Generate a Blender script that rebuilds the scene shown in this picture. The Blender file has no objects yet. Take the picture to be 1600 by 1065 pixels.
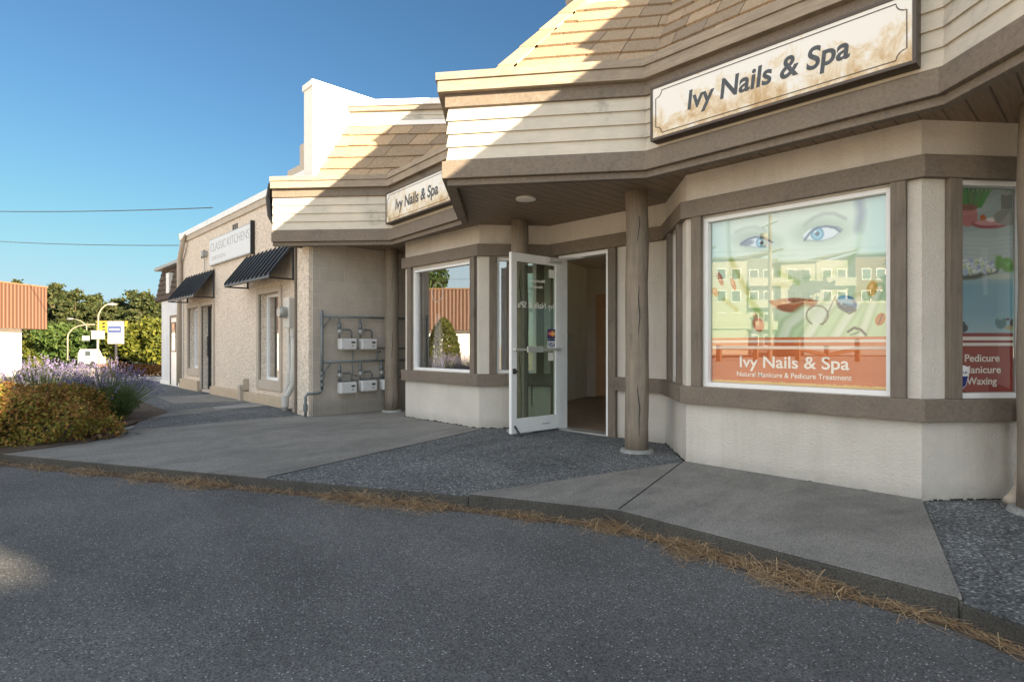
import bpy, math, random
import numpy as np
from mathutils import Vector, Matrix
random.seed(7); rng = np.random.default_rng(7)
SC = bpy.context.scene; COL = SC.collection
# ---------------------------------------------------------------- camera, sky, sun, exposure
cam = bpy.data.cameras.new('Camera'); camo = bpy.data.objects.new('Camera', cam); COL.objects.link(camo)
camo.location = (0, 0, 1.05); camo.rotation_euler = (math.radians(90), 0, math.radians(46.5))
cam.sensor_width = 36; cam.lens = 20.25; cam.shift_y = 0.0041; cam.clip_end = 3000; cam.clip_start = .05
SC.camera = camo
SUN = Vector((1, .12, .246)).normalized()
world = bpy.data.worlds.new('World'); SC.world = world; world.use_nodes = True
wn = world.node_tree.nodes; wl = world.node_tree.links
sky = wn.new('ShaderNodeTexSky'); sky.sky_type = 'NISHITA'; sky.sun_disc = False
sky.sun_elevation = math.asin(SUN.z); sky.sun_rotation = math.atan2(SUN.x, SUN.y)
sky.air_density = 1.0; sky.dust_density = .25; sky.ozone_density = 2.0; sky.altitude = 0
wn['Background'].inputs[1].default_value = .05
# added glow in the sky behind the camera, street side, to light the facade
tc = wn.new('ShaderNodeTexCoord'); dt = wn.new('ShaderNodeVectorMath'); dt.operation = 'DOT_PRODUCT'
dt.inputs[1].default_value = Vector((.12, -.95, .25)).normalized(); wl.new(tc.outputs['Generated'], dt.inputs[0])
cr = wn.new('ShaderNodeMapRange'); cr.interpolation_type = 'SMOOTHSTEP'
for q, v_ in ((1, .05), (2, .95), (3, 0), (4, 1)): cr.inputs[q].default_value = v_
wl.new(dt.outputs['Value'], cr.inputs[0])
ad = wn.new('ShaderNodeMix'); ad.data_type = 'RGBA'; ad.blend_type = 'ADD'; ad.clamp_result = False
sp_ = wn.new('ShaderNodeSeparateColor'); cb_ = wn.new('ShaderNodeCombineColor'); wl.new(sky.outputs[0], sp_.inputs[0])
for q, (k_, cap) in enumerate(((.37, 2.2), (.53, 2.9), (.62, 3.3))):      # tone of the clear sky, softly limited near the horizon
    a_ = wn.new('ShaderNodeMath'); a_.operation = 'MULTIPLY'; a_.inputs[1].default_value = k_; wl.new(sp_.outputs[q], a_.inputs[0])
    b_ = wn.new('ShaderNodeMath'); b_.operation = 'SMOOTH_MIN'; b_.inputs[1].default_value = cap; b_.inputs[2].default_value = 1.6; wl.new(a_.outputs[0], b_.inputs[0]); wl.new(b_.outputs[0], cb_.inputs[q])
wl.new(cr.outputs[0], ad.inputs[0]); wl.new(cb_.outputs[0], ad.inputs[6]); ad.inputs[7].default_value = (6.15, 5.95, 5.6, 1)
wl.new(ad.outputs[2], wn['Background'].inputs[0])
sl = bpy.data.lights.new('Sun', 'SUN'); sl.energy = 5.0; sl.angle = math.radians(.5); sl.color = (1, .81, .57)
so = bpy.data.objects.new('Sun', sl); COL.objects.link(so); so.rotation_euler = SUN.to_track_quat('Z', 'Y').to_euler()
so.location = (20, 5, 20)
SC.view_settings.view_transform = 'Standard'; SC.view_settings.look = 'None'
SC.view_settings.exposure = 2.45; SC.view_settings.gamma = 1
SC.cycles.max_bounces = 8; SC.cycles.transparent_max_bounces = 24

# ---------------------------------------------------------------- materials
MATS = {}
def nmat(name):
    m = bpy.data.materials.new(name); m.use_nodes = True
    nt = m.node_tree; b = nt.nodes['Principled BSDF']
    return m, nt, b
def ramp(nt, pts):
    r = nt.nodes.new('ShaderNodeValToRGB'); e = r.color_ramp.elements
    while len(e) < len(pts): e.new(.5)
    for q, (p, c) in zip(e, pts): q.position = p; q.color = (c[0], c[1], c[2], 1)
    return r
def noise(nt, scale, detail=4, rough=.6, vec=None, dist=0):
    n = nt.nodes.new('ShaderNodeTexNoise'); n.inputs['Scale'].default_value = scale
    n.inputs['Detail'].default_value = detail; n.inputs['Roughness'].default_value = rough; n.inputs['Distortion'].default_value = dist
    if vec is not None: nt.links.new(vec, n.inputs['Vector'])
    return n
def coords(nt, scale=(1, 1, 1), rot=(0, 0, 0)):
    g = nt.nodes.new('ShaderNodeNewGeometry'); mp = nt.nodes.new('ShaderNodeMapping')
    mp.inputs['Scale'].default_value = scale; mp.inputs['Rotation'].default_value = rot
    nt.links.new(g.outputs['Position'], mp.inputs['Vector']); return mp.outputs[0]
def bump(nt, b, h, strength, dist=.01, prev=None):
    n = nt.nodes.new('ShaderNodeBump'); n.inputs['Strength'].default_value = strength; n.inputs['Distance'].default_value = dist
    nt.links.new(h, n.inputs['Height'])
    if prev is not None: nt.links.new(prev, n.inputs['Normal'])
    nt.links.new(n.outputs[0], b.inputs['Normal']); return n.outputs[0]
def mix(nt, fac, a, c, mode='MIX'):
    n = nt.nodes.new('ShaderNodeMix'); n.data_type = 'RGBA'; n.blend_type = mode
    for s, v in ((0, fac), (6, a), (7, c)):
        if hasattr(v, 'links') or hasattr(v, 'is_linked'): nt.links.new(v, n.inputs[s])
        elif s == 0: n.inputs[0].default_value = v
        else: n.inputs[s].default_value = (v[0], v[1], v[2], 1)
    return n.outputs[2]
def sc(c, k): return tuple(min(1, x * k) for x in c)
def plain(name, c, rough=.6, metal=0, var=.12, nscale=6, bmp=0, bscale=80, spec=.5, stretch=(1, 1, 1)):
    m, nt, b = nmat(name)
    v = coords(nt, stretch)
    n = noise(nt, nscale, 5, .65, v)
    r = ramp(nt, [(.3, sc(c, 1 - var)), (.7, sc(c, 1 + var))]); nt.links.new(n.outputs[0], r.inputs[0])
    nt.links.new(r.outputs[0], b.inputs['Base Color'])
    b.inputs['Roughness'].default_value = rough; b.inputs['Metallic'].default_value = metal
    b.inputs['Specular IOR Level'].default_value = spec
    if bmp:
        n2 = noise(nt, bscale, 3, .6, v); bump(nt, b, n2.outputs[0], bmp)
    MATS[name] = m; return m
def stucco(name, c, bscale=70, bmp=.5, speck=None):
    m, nt, b = nmat(name); v = coords(nt)
    n = noise(nt, 2.2, 6, .65, v); r = ramp(nt, [(.3, sc(c, .9)), (.7, sc(c, 1.05))]); nt.links.new(n.outputs[0], r.inputs[0])
    col = r.outputs[0]
    n2 = noise(nt, bscale, 4, .65, v, .4)
    n8 = noise(nt, 1.6, 6, .7, coords(nt, (5, 5, .45)), .4); r8 = ramp(nt, [(.34, (.93, .925, .91)), (.50, (1, 1, 1))]); nt.links.new(n8.outputs[0], r8.inputs[0]); col = mix(nt, 1, col, r8.outputs[0], 'MULTIPLY')
    # water stain along the bottom of the wall
    sep = nt.nodes.new('ShaderNodeSeparateXYZ'); nt.links.new(v, sep.inputs[0])
    mr = nt.nodes.new('ShaderNodeMapRange'); mr.inputs[1].default_value = .0; mr.inputs[2].default_value = .14; mr.inputs[3].default_value = 1; mr.inputs[4].default_value = 0
    nt.links.new(sep.outputs[2], mr.inputs[0])
    n3 = noise(nt, 9, 5, .7, v); mm = nt.nodes.new('ShaderNodeMath'); mm.operation = 'MULTIPLY'
    nt.links.new(mr.outputs[0], mm.inputs[0]); nt.links.new(n3.outputs[0], mm.inputs[1])
    col = mix(nt, mm.outputs[0], col, sc(c, .5))
    if speck:
        vo = nt.nodes.new('ShaderNodeTexVoronoi'); vo.inputs['Scale'].default_value = 70; nt.links.new(v, vo.inputs['Vector'])
        rr = ramp(nt, [(.0, (.22, .22, .22)), (.35, (1, 1, 1)), (1, (1.0, 1.0, 1.0))]); nt.links.new(vo.outputs['Color'], rr.inputs[0])
        n5 = noise(nt, 28, 3, .7, v); r5 = ramp(nt, [(.4, sc(c, .62)), (.6, sc(c, 1.12))]); nt.links.new(n5.outputs[0], r5.inputs[0])
        col = mix(nt, .6, col, r5.outputs[0]); col = mix(nt, .6, col, mix(nt, 1, col, rr.outputs[0], 'MULTIPLY'))
    nt.links.new(col, b.inputs['Base Color']); b.inputs['Roughness'].default_value = .9; b.inputs['Specular IOR Level'].default_value = .25
    bump(nt, b, n2.outputs[0], bmp, .012)
    MATS[name] = m; return m
def wood(name, c, dirscale=(3, 3, 40), var=.22, rough=.75, bmp=.25):
    m, nt, b = nmat(name); v = coords(nt, dirscale)
    n = noise(nt, 1.6, 6, .65, v); v2 = coords(nt)
    n2 = noise(nt, 2.5, 5, .7, v2)
    r = ramp(nt, [(.28, sc(c, 1 - var)), (.72, sc(c, 1 + var))]); nt.links.new(n.outputs[0], r.inputs[0])
    r2 = ramp(nt, [(.26, (.58, .58, .60)), (.40, (.92, .92, .92)), (.68, (1.1, 1.08, 1.05))]); nt.links.new(n2.outputs[0], r2.inputs[0])
    nt.links.new(mix(nt, 1, r.outputs[0], r2.outputs[0], 'MULTIPLY'), b.inputs['Base Color'])
    b.inputs['Roughness'].default_value = rough; b.inputs['Specular IOR Level'].default_value = .3
    bump(nt, b, n.outputs[0], bmp, .006)
    MATS[name] = m; return m
def leafmat(name, pts, trans=.35, rough=.6):
    m, nt, b = nmat(name)
    g = nt.nodes.new('ShaderNodeNewGeometry'); r = ramp(nt, pts)
    n = noise(nt, 1.3, 3, .6, g.outputs['Position'])
    ma = nt.nodes.new('ShaderNodeMath'); ma.operation = 'MULTIPLY_ADD'; ma.inputs[1].default_value = .55
    m2 = nt.nodes.new('ShaderNodeMath'); m2.operation = 'MULTIPLY'; m2.inputs[1].default_value = .5
    nt.links.new(n.outputs[0], m2.inputs[0]); nt.links.new(g.outputs['Random Per Island'], ma.inputs[0]); nt.links.new(m2.outputs[0], ma.inputs[2])
    nt.links.new(ma.outputs[0], r.inputs[0]); nt.links.new(r.outputs[0], b.inputs['Base Color'])
    b.inputs['Roughness'].default_value = rough; b.inputs['Specular IOR Level'].default_value = .25
    t = nt.nodes.new('ShaderNodeBsdfTranslucent'); nt.links.new(r.outputs[0], t.inputs[0])
    mx = nt.nodes.new('ShaderNodeMixShader'); mx.inputs[0].default_value = trans
    nt.links.new(b.outputs[0], mx.inputs[1]); nt.links.new(t.outputs[0], mx.inputs[2])
    nt.links.new(mx.outputs[0], nt.nodes['Material Output'].inputs[0]); MATS[name] = m; return m
def glass(name, mult=2.2, add=.03, tint=(1, 1, 1)):
    m = bpy.data.materials.new(name); m.use_nodes = True; nt = m.node_tree; nt.nodes.remove(nt.nodes['Principled BSDF'])
    t = nt.nodes.new('ShaderNodeBsdfTransparent'); t.inputs[0].default_value = (*tint, 1)
    g = nt.nodes.new('ShaderNodeBsdfGlossy'); g.inputs['Roughness'].default_value = 0; g.inputs[0].default_value = (.97, .98, 1, 1)
    f = nt.nodes.new('ShaderNodeFresnel'); f.inputs[0].default_value = 1.5
    n = noise(nt, 1.1, 2, .5, coords(nt)); bp = nt.nodes.new('ShaderNodeBump'); bp.inputs['Strength'].default_value = .006; bp.inputs['Distance'].default_value = .05
    nt.links.new(n.outputs[0], bp.inputs['Height']); nt.links.new(bp.outputs[0], g.inputs['Normal'])
    a = nt.nodes.new('ShaderNodeMath'); a.operation = 'MULTIPLY_ADD'; a.inputs[1].default_value = mult; a.inputs[2].default_value = add; a.use_clamp = True
    nt.links.new(f.outputs[0], a.inputs[0])
    ge = nt.nodes.new('ShaderNodeNewGeometry'); iv = nt.nodes.new('ShaderNodeMath'); iv.operation = 'SUBTRACT'; iv.inputs[0].default_value = 1; nt.links.new(ge.outputs['Backfacing'], iv.inputs[1])
    a2 = nt.nodes.new('ShaderNodeMath'); a2.operation = 'MULTIPLY'; nt.links.new(a.outputs[0], a2.inputs[0]); nt.links.new(iv.outputs[0], a2.inputs[1]); a = a2
    mx = nt.nodes.new('ShaderNodeMixShader'); nt.links.new(a.outputs[0], mx.inputs[0]); nt.links.new(t.outputs[0], mx.inputs[1]); nt.links.new(g.outputs[0], mx.inputs[2])
    nt.links.new(mx.outputs[0], nt.nodes['Material Output'].inputs[0]); MATS[name] = m; return m

stucco('stucco', (.60, .56, .495), 62, .9)
stucco('rough_stucco', (.76, .655, .54), 38, .9, True)
stucco('white_stucco', (.74, .74, .74), 60, .6)
TAUPE = (.165, .138, .110)
wood('trim', (.178, .148, .118), (30, 3, 30)); wood('trim_vertical', TAUPE, (30, 30, 2))
wood('cap_wood', (.30, .25, .19), (4, 4, 40)); wood('siding', (.55, .505, .42), (3, 3, 45), .06, .7, .15)
wood('soffit_wood', (.17, .125, .085), (2, 2, 2)); 
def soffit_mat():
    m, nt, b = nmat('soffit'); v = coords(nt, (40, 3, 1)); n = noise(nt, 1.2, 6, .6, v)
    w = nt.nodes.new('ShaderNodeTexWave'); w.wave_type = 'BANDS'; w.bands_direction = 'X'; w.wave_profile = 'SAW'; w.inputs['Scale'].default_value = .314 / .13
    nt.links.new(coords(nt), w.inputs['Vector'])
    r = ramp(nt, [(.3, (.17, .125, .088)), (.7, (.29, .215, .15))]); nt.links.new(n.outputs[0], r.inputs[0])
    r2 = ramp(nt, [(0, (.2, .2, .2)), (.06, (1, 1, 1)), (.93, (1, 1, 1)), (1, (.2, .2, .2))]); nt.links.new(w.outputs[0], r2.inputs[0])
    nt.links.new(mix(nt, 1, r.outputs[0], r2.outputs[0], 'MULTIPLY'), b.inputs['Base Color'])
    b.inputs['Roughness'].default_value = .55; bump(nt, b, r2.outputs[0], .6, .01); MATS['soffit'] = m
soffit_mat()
def log_mat():
    m, nt, b = nmat('log'); v = coords(nt, (14, 14, .9)); n = noise(nt, 1.6, 7, .7, v, .8)
    r = ramp(nt, [(.22, (.055, .045, .036)), (.34, (.19, .158, .125)), (.75, (.29, .245, .19))]); nt.links.new(n.outputs[0], r.inputs[0])
    n2 = noise(nt, 3, 5, .7, coords(nt)); r2 = ramp(nt, [(.3, (.8, .8, .8)), (.65, (1.1, 1.08, 1.05))]); nt.links.new(n2.outputs[0], r2.inputs[0])
    nt.links.new(mix(nt, 1, r.outputs[0], r2.outputs[0], 'MULTIPLY'), b.inputs['Base Color'])
    b.inputs['Roughness'].default_value = .75; bump(nt, b, n.outputs[0], .7, .02); MATS['log'] = m
log_mat()
def shake_mat():
    m, nt, b = nmat('shake'); g = nt.nodes.new('ShaderNodeNewGeometry')
    n = noise(nt, 45, 5, .7, g.outputs['Position']); r = ramp(nt, [(.3, (.26, .195, .13)), (.7, (.43, .33, .22))]); nt.links.new(n.outputs[0], r.inputs[0])
    r2 = ramp(nt, [(0, (.75, .75, .78)), (1, (1.15, 1.1, 1.05))]); nt.links.new(g.outputs['Random Per Island'], r2.inputs[0])
    nt.links.new(mix(nt, 1, r.outputs[0], r2.outputs[0], 'MULTIPLY'), b.inputs['Base Color']); b.inputs['Roughness'].default_value = .9
    b.inputs['Specular IOR Level'].default_value = .2; bump(nt, b, n.outputs[0], .6, .01); MATS['shake'] = m
shake_mat()
def asphalt_mat():
    m, nt, b = nmat('asphalt'); v = coords(nt)
    n = noise(nt, .9, 5, .6, v); r = ramp(nt, [(.3, (.088, .089, .088)), (.7, (.140, .141, .139))]); nt.links.new(n.outputs[0], r.inputs[0])
    n2 = noise(nt, 110, 3, .7, v); r2 = ramp(nt, [(.35, (.42, .42, .42)), (.65, (1.55, 1.55, 1.55))]); nt.links.new(n2.outputs[0], r2.inputs[0])
    c = mix(nt, 1, r.outputs[0], r2.outputs[0], 'MULTIPLY')
    n6 = noise(nt, .35, 6, .75, coords(nt, (1, 2.2, 1), (0, 0, .5)), 1.2); r6 = ramp(nt, [(.36, (.86, .86, .86)), (.55, (1, 1, 1)), (.75, (1.07, 1.07, 1.06))]); nt.links.new(n6.outputs[0], r6.inputs[0]); c = mix(nt, 1, c, r6.outputs[0], 'MULTIPLY')
    vo = nt.nodes.new('ShaderNodeTexVoronoi'); vo.inputs['Scale'].default_value = 66; nt.links.new(v, vo.inputs['Vector'])
    lt = nt.nodes.new('ShaderNodeMath'); lt.operation = 'LESS_THAN'; lt.inputs[1].default_value = .24; nt.links.new(vo.outputs['Distance'], lt.inputs[0])
    sp = nt.nodes.new('ShaderNodeSeparateColor'); nt.links.new(vo.outputs['Color'], sp.inputs[0])
    gt = nt.nodes.new('ShaderNodeMath'); gt.operation = 'GREATER_THAN'; gt.inputs[1].default_value = .72; nt.links.new(sp.outputs[0], gt.inputs[0])
    mu = nt.nodes.new('ShaderNodeMath'); mu.operation = 'MULTIPLY'; nt.links.new(lt.outputs[0], mu.inputs[0]); nt.links.new(gt.outputs[0], mu.inputs[1])
    c = mix(nt, mu.outputs[0], c, (.38, .38, .37)); nt.links.new(c, b.inputs['Base Color'])
    b.inputs['Roughness'].default_value = .85; b.inputs['Specular IOR Level'].default_value = .35
    bump(nt, b, n2.outputs[0], .7, .008); MATS['asphalt'] = m
asphalt_mat()
def concrete_mat(name, c, speck=0, stain=True):
    m, nt, b = nmat(name); v = coords(nt)
    n = noise(nt, 1.1, 6, .7, v, .5); r = ramp(nt, [(.3, sc(c, .78)), (.5, c), (.72, sc(c, 1.18))]); nt.links.new(n.outputs[0], r.inputs[0]); col = r.outputs[0]
    n7 = noise(nt, .7, 7, .75, coords(nt, (1.8, .6, 1), (0, 0, .4)), 1.5); r7 = ramp(nt, [(.38, (.70, .71, .70)), (.52, (1, 1, 1)), (.72, (1.22, 1.22, 1.2))]); nt.links.new(n7.outputs[0], r7.inputs[0]); col = mix(nt, .8, col, mix(nt, 1, col, r7.outputs[0], 'MULTIPLY'))
    n2 = noise(nt, 120, 3, .75, v); r2 = ramp(nt, [(.35, (.56, .56, .56)), (.65, (1.36, 1.36, 1.36))]); nt.links.new(n2.outputs[0], r2.inputs[0])
    col = mix(nt, 1, col, r2.outputs[0], 'MULTIPLY'); h = n2.outputs[0]; st = .35
    if speck:
        vo = nt.nodes.new('ShaderNodeTexVoronoi'); vo.inputs['Scale'].default_value = speck; nt.links.new(v, vo.inputs['Vector'])
        rr = ramp(nt, [(.1, (.30, .31, .33)), (.5, (.85, .88, .92)), (.75, (1.4, 1.4, 1.35)), (.88, (3.2, 3.1, 2.9))]); nt.links.new(vo.outputs['Color'], rr.inputs[0])
        col = mix(nt, .85, col, mix(nt, 1, col, rr.outputs[0], 'MULTIPLY')); h = vo.outputs['Distance']; st = .8
    nt.links.new(col, b.inputs['Base Color']); b.inputs['Roughness'].default_value = .88; b.inputs['Specular IOR Level'].default_value = .3
    bump(nt, b, h, st, .008); MATS[name] = m
concrete_mat('concrete', (.222, .215, .196)); concrete_mat('kerb_concrete', (.062, .058, .050)); concrete_mat('aggregate', (.135, .142, .145), 85)
concrete_mat('road', (.62, .53, .42)); concrete_mat('patch', (.30, .30, .285)); concrete_mat('joint', (.05, .05, .046))  # road kept pale so the sunlit ground bounces light onto the facade
plain('white_frame', (.78, .78, .77), .4, 0, .04); plain('white_paint', (.80, .78, .73), .75, 0, .05, 3, .2, 40)
plain('white_metal', (.80, .79, .76), .45, 0, .04); plain('aluminium', (.62, .62, .60), .38, .75, .08)
plain('pipe', (.16, .18, .185), .5, .3, .25, 20); plain('meter_white', (.58, .58, .57), .5, 0, .04); plain('black', (.015, .015, .016), .5)
plain('dark_bronze', (.075, .058, .045), .45, .3, .1); plain('grey_metal', (.36, .36, .35), .45, .4, .1)
plain('box_grey', (.52, .50, .45), .6, 0, .08); plain('beige_paint', (.47, .40, .32), .75, 0, .08, 4, .15, 60); plain('sandy_trim', (.50, .40, .28), .75, 0, .1)
plain('awning_metal', (.10, .115, .13), .38, .5, .15); plain('roof_felt', (.12, .12, .12), .9); plain('dirt', (.09, .065, .045), .95, 0, .4, 14, .8, 40)
plain('inner_wall', (.78, .68, .57), .85, 0, .05); plain('inner_floor', (.28, .21, .15), .5, 0, .2, 5); plain('inner_door', (.72, .42, .24), .6, 0, .1)
plain('orange_brown', (.34, .15, .075), .6, 0, .08); plain('navy', (.02, .03, .16), .5); plain('visa_white', (.8, .8, .8), .5); plain('red', (.6, .05, .03), .5); plain('amber', (.8, .35, .04), .5)
plain('poster_band', (.33, .085, .03), .5, 0, .05, 3); plain('poster_band_dark', (.20, .030, .018), .5, 0, .05, 3)
plain('lettering_white', (.78, .76, .68), .5, 0, .03); plain('ink', (.055, .062, .07), .55, 0, .3, 30); plain('ink_line', (.10, .085, .07), .6)
plain('white_cloth_board', (.68, .69, .70), .5, 0, .03); plain('white_cloth', (.55, .50, .52), .8); plain('hedge_soil', (.08, .06, .04), .95)
plain('bark', (.085, .06, .042), .95, 0, .3, 8, .8, 20); plain('lamp_pole', (.24, .22, .16), .5, 0, .1); plain('signal_yellow', (.42, .30, .03), .5)
plain('shed_grey', (.17, .17, .165), .6, .2, .1); plain('apart_white', (.40, .375, .30), .8); plain('apart_grey', (.14, .14, .12), .8); plain('apart_brick', (.22, .10, .05), .85, 0, .15, 12); plain('far_glass', (.05, .06, .07), .15)
plain('van_white', (.30, .30, .30), .3, 0, .02); plain('tyre', (.02, .02, .02), .8); plain('pole_wood', (.26, .20, .14), .85, 0, .2, 10); plain('cable', (.02, .02, .022), .6)
plain('board_white', (.27, .265, .25), .5, 0, .03); plain('pylon_blue', (.04, .06, .18), .5); plain('rust', (.19, .10, .05), .8, 0, .3, 14)
glass('window_glass', 3.0, .16); glass('door_glass', 1.3, .02, (.80, .86, .80)); glass('dark_glass', 3.0, .14, (.45, .5, .5)); glass('poster_glass', 2.0, .055)
def sign_mat(name):
    m, nt, b = nmat(name); g = nt.nodes.new('ShaderNodeNewGeometry'); sep = nt.nodes.new('ShaderNodeSeparateXYZ'); nt.links.new(g.outputs['Position'], sep.inputs[0])
    mr = nt.nodes.new('ShaderNodeMapRange'); mr.inputs[1].default_value = 2.72; mr.inputs[2].default_value = 3.10; mr.inputs[3].default_value = .17; mr.inputs[4].default_value = -.04
    nt.links.new(sep.outputs[2], mr.inputs[0])
    v = coords(nt, (4, 4, 3)); n = noise(nt, 1.5, 8, .72, v, .6)
    a = nt.nodes.new('ShaderNodeMath'); a.operation = 'ADD'; nt.links.new(mr.outputs[0], a.inputs[0]); nt.links.new(n.outputs[0], a.inputs[1])
    r = ramp(nt, [(.50, (.74, .72, .67)), (.60, (.66, .56, .40)), (.72, (.50, .34, .17)), (.85, (.42, .25, .11))]); nt.links.new(a.outputs[0], r.inputs[0])
    nt.links.new(r.outputs[0], b.inputs['Base Color']); b.inputs['Roughness'].default_value = .45; MATS[name] = m
sign_mat('sign_face')
def block_mat():
    m, nt, b = nmat('block'); g = nt.nodes.new('ShaderNodeNewGeometry'); sep = nt.nodes.new('ShaderNodeSeparateXYZ'); nt.links.new(g.outputs['Position'], sep.inputs[0])
    cb = nt.nodes.new('ShaderNodeCombineXYZ'); nt.links.new(sep.outputs[1], cb.inputs[0]); nt.links.new(sep.outputs[2], cb.inputs[1])
    br = nt.nodes.new('ShaderNodeTexBrick'); nt.links.new(cb.outputs[0], br.inputs['Vector']); br.inputs['Scale'].default_value = 1
    br.inputs['Brick Width'].default_value = .40; br.inputs['Row Height'].default_value = .20; br.inputs['Mortar Size'].default_value = .006; br.inputs['Mortar Smooth'].default_value = .6
    br.inputs['Color1'].default_value = (.43, .385, .325, 1); br.inputs['Color2'].default_value = (.46, .41, .35, 1); br.inputs['Mortar'].default_value = (.53, .47, .40, 1)
    n = noise(nt, 3, 6, .7, coords(nt)); r = ramp(nt, [(.3, (.85, .85, .85)), (.7, (1.08, 1.07, 1.05))]); nt.links.new(n.outputs[0], r.inputs[0])
    mr = nt.nodes.new('ShaderNodeMapRange'); mr.inputs[1].default_value = .12; mr.inputs[2].default_value = .34; mr.inputs[3].default_value = .8; mr.inputs[4].default_value = 0; nt.links.new(sep.outputs[2], mr.inputs[0])
    n3 = noise(nt, 6, 6, .75, coords(nt)); mu = nt.nodes.new('ShaderNodeMath'); mu.operation = 'MULTIPLY'; nt.links.new(mr.outputs[0], mu.inputs[0]); nt.links.new(n3.outputs[0], mu.inputs[1])
    c = mix(nt, 1, br.outputs[0], r.outputs[0], 'MULTIPLY'); c = mix(nt, mu.outputs[0], c, (.11, .10, .09))
    # white paint above the roof
    gt = nt.nodes.new('ShaderNodeMath'); gt.operation = 'GREATER_THAN'; gt.inputs[1].default_value = 3.3; nt.links.new(sep.outputs[2], gt.inputs[0])
    c = mix(nt, gt.outputs[0], c, (.80, .77, .70)); nt.links.new(c, b.inputs['Base Color']); b.inputs['Roughness'].default_value = .85
    inv = nt.nodes.new('ShaderNodeMath'); inv.operation = 'SUBTRACT'; inv.inputs[0].default_value = 1; nt.links.new(br.outputs['Fac'], inv.inputs[1])
    p = bump(nt, b, inv.outputs[0], .5, .006); n4 = noise(nt, 120, 3, .6, coords(nt)); bump(nt, b, n4.outputs[0], .2, .006, p); MATS['block'] = m
block_mat()
def ribbed(name, c, pitch, rot):
    m, nt, b = nmat(name); v = coords(nt, (1, 1, 1), (0, 0, rot)); w = nt.nodes.new('ShaderNodeTexWave'); w.bands_direction = 'X'; w.inputs['Scale'].default_value = .314 / pitch
    nt.links.new(v, w.inputs['Vector']); r = ramp(nt, [(0, sc(c, .5)), (.25, c), (1, sc(c, 1.1))]); nt.links.new(w.outputs[0], r.inputs[0]); nt.links.new(r.outputs[0], b.inputs['Base Color'])
    b.inputs['Roughness'].default_value = .6; bump(nt, b, w.outputs[0], .8, .05); MATS[name] = m
def face_mat():
    # printed film: very pale green with soft skin tones, plain colour clouds only
    m, nt, b = nmat('poster_film'); v = coords(nt, (1.2, 1.2, 1.2)); n = noise(nt, 1.0, 3, .5, v)
    r = ramp(nt, [(.3, (.36, .52, .40)), (.5, (.50, .63, .52)), (.75, (.62, .72, .66))]); nt.links.new(n.outputs[0], r.inputs[0]); nt.links.new(r.outputs[0], b.inputs['Base Color'])
    b.inputs['Roughness'].default_value = .6; MATS['poster_film'] = m
face_mat()
plain('switch_white', (.6, .57, .5), .5); plain('film_skin', (.52, .62, .46), .6, 0, .04, 2); plain('film_shadow', (.36, .47, .32), .6, 0, .08, 2); plain('film_brow', (.22, .26, .19), .6); plain('film_iris', (.12, .34, .44), .5)
plain('film_dark', (.05, .08, .09), .5); plain('film_white', (.68, .74, .72), .5); plain('film_lip', (.30, .085, .03), .5, 0, .2, 12); plain('film_blue', (.06, .25, .36), .3, 0, .4, 25); plain('film_olive', (.30, .32, .07), .6, 0, .3, 15)
plain('film_sky', (.20, .33, .36), .6, 0, .1, 2); plain('film_cloth', (.42, .48, .47), .6, 0, .12, 4); plain('film_pink', (.30, .14, .14), .6, 0, .1, 8); plain('film_leaf', (.04, .13, .04), .6, 0, .4, 20); plain('film_grey', (.20, .22, .21), .6, 0, .15, 10)
leafmat('leaf_conifer', [(.1, (.010, .018, .006)), (.5, (.032, .046, .013)), (.9, (.085, .085, .026))], .2)
leafmat('leaf_bright', [(.1, (.03, .045, .006)), (.5, (.085, .10, .012)), (.9, (.16, .155, .024))], .3)
leafmat('leaf_mid', [(.1, (.018, .04, .01)), (.5, (.05, .09, .018)), (.9, (.10, .13, .03))], .3)
leafmat('leaf_spirea', [(.05, (.06, .065, .012)), (.3, (.17, .165, .028)), (.55, (.28, .235, .04)), (.78, (.42, .21, .06)), (.95, (.50, .17, .085))], .25)
leafmat('leaf_rusty', [(.1, (.10, .05, .015)), (.5, (.24, .10, .03)), (.9, (.34, .17, .05))], .25)
leafmat('leaf_lav', [(.1, (.03, .055, .015)), (.5, (.075, .12, .03)), (.9, (.15, .19, .06))], .3)
leafmat('flower_lav', [(.1, (.09, .075, .17)), (.5, (.20, .17, .31)), (.9, (.36, .30, .44))], .3)
leafmat('needle', [(.1, (.15, .09, .045)), (.5, (.37, .245, .13)), (.9, (.64, .48, .29))], .1, .7)
leafmat('leaf_dead', [(.1, (.05, .03, .02)), (.5, (.13, .075, .045)), (.9, (.22, .15, .10))], .1)

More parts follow.
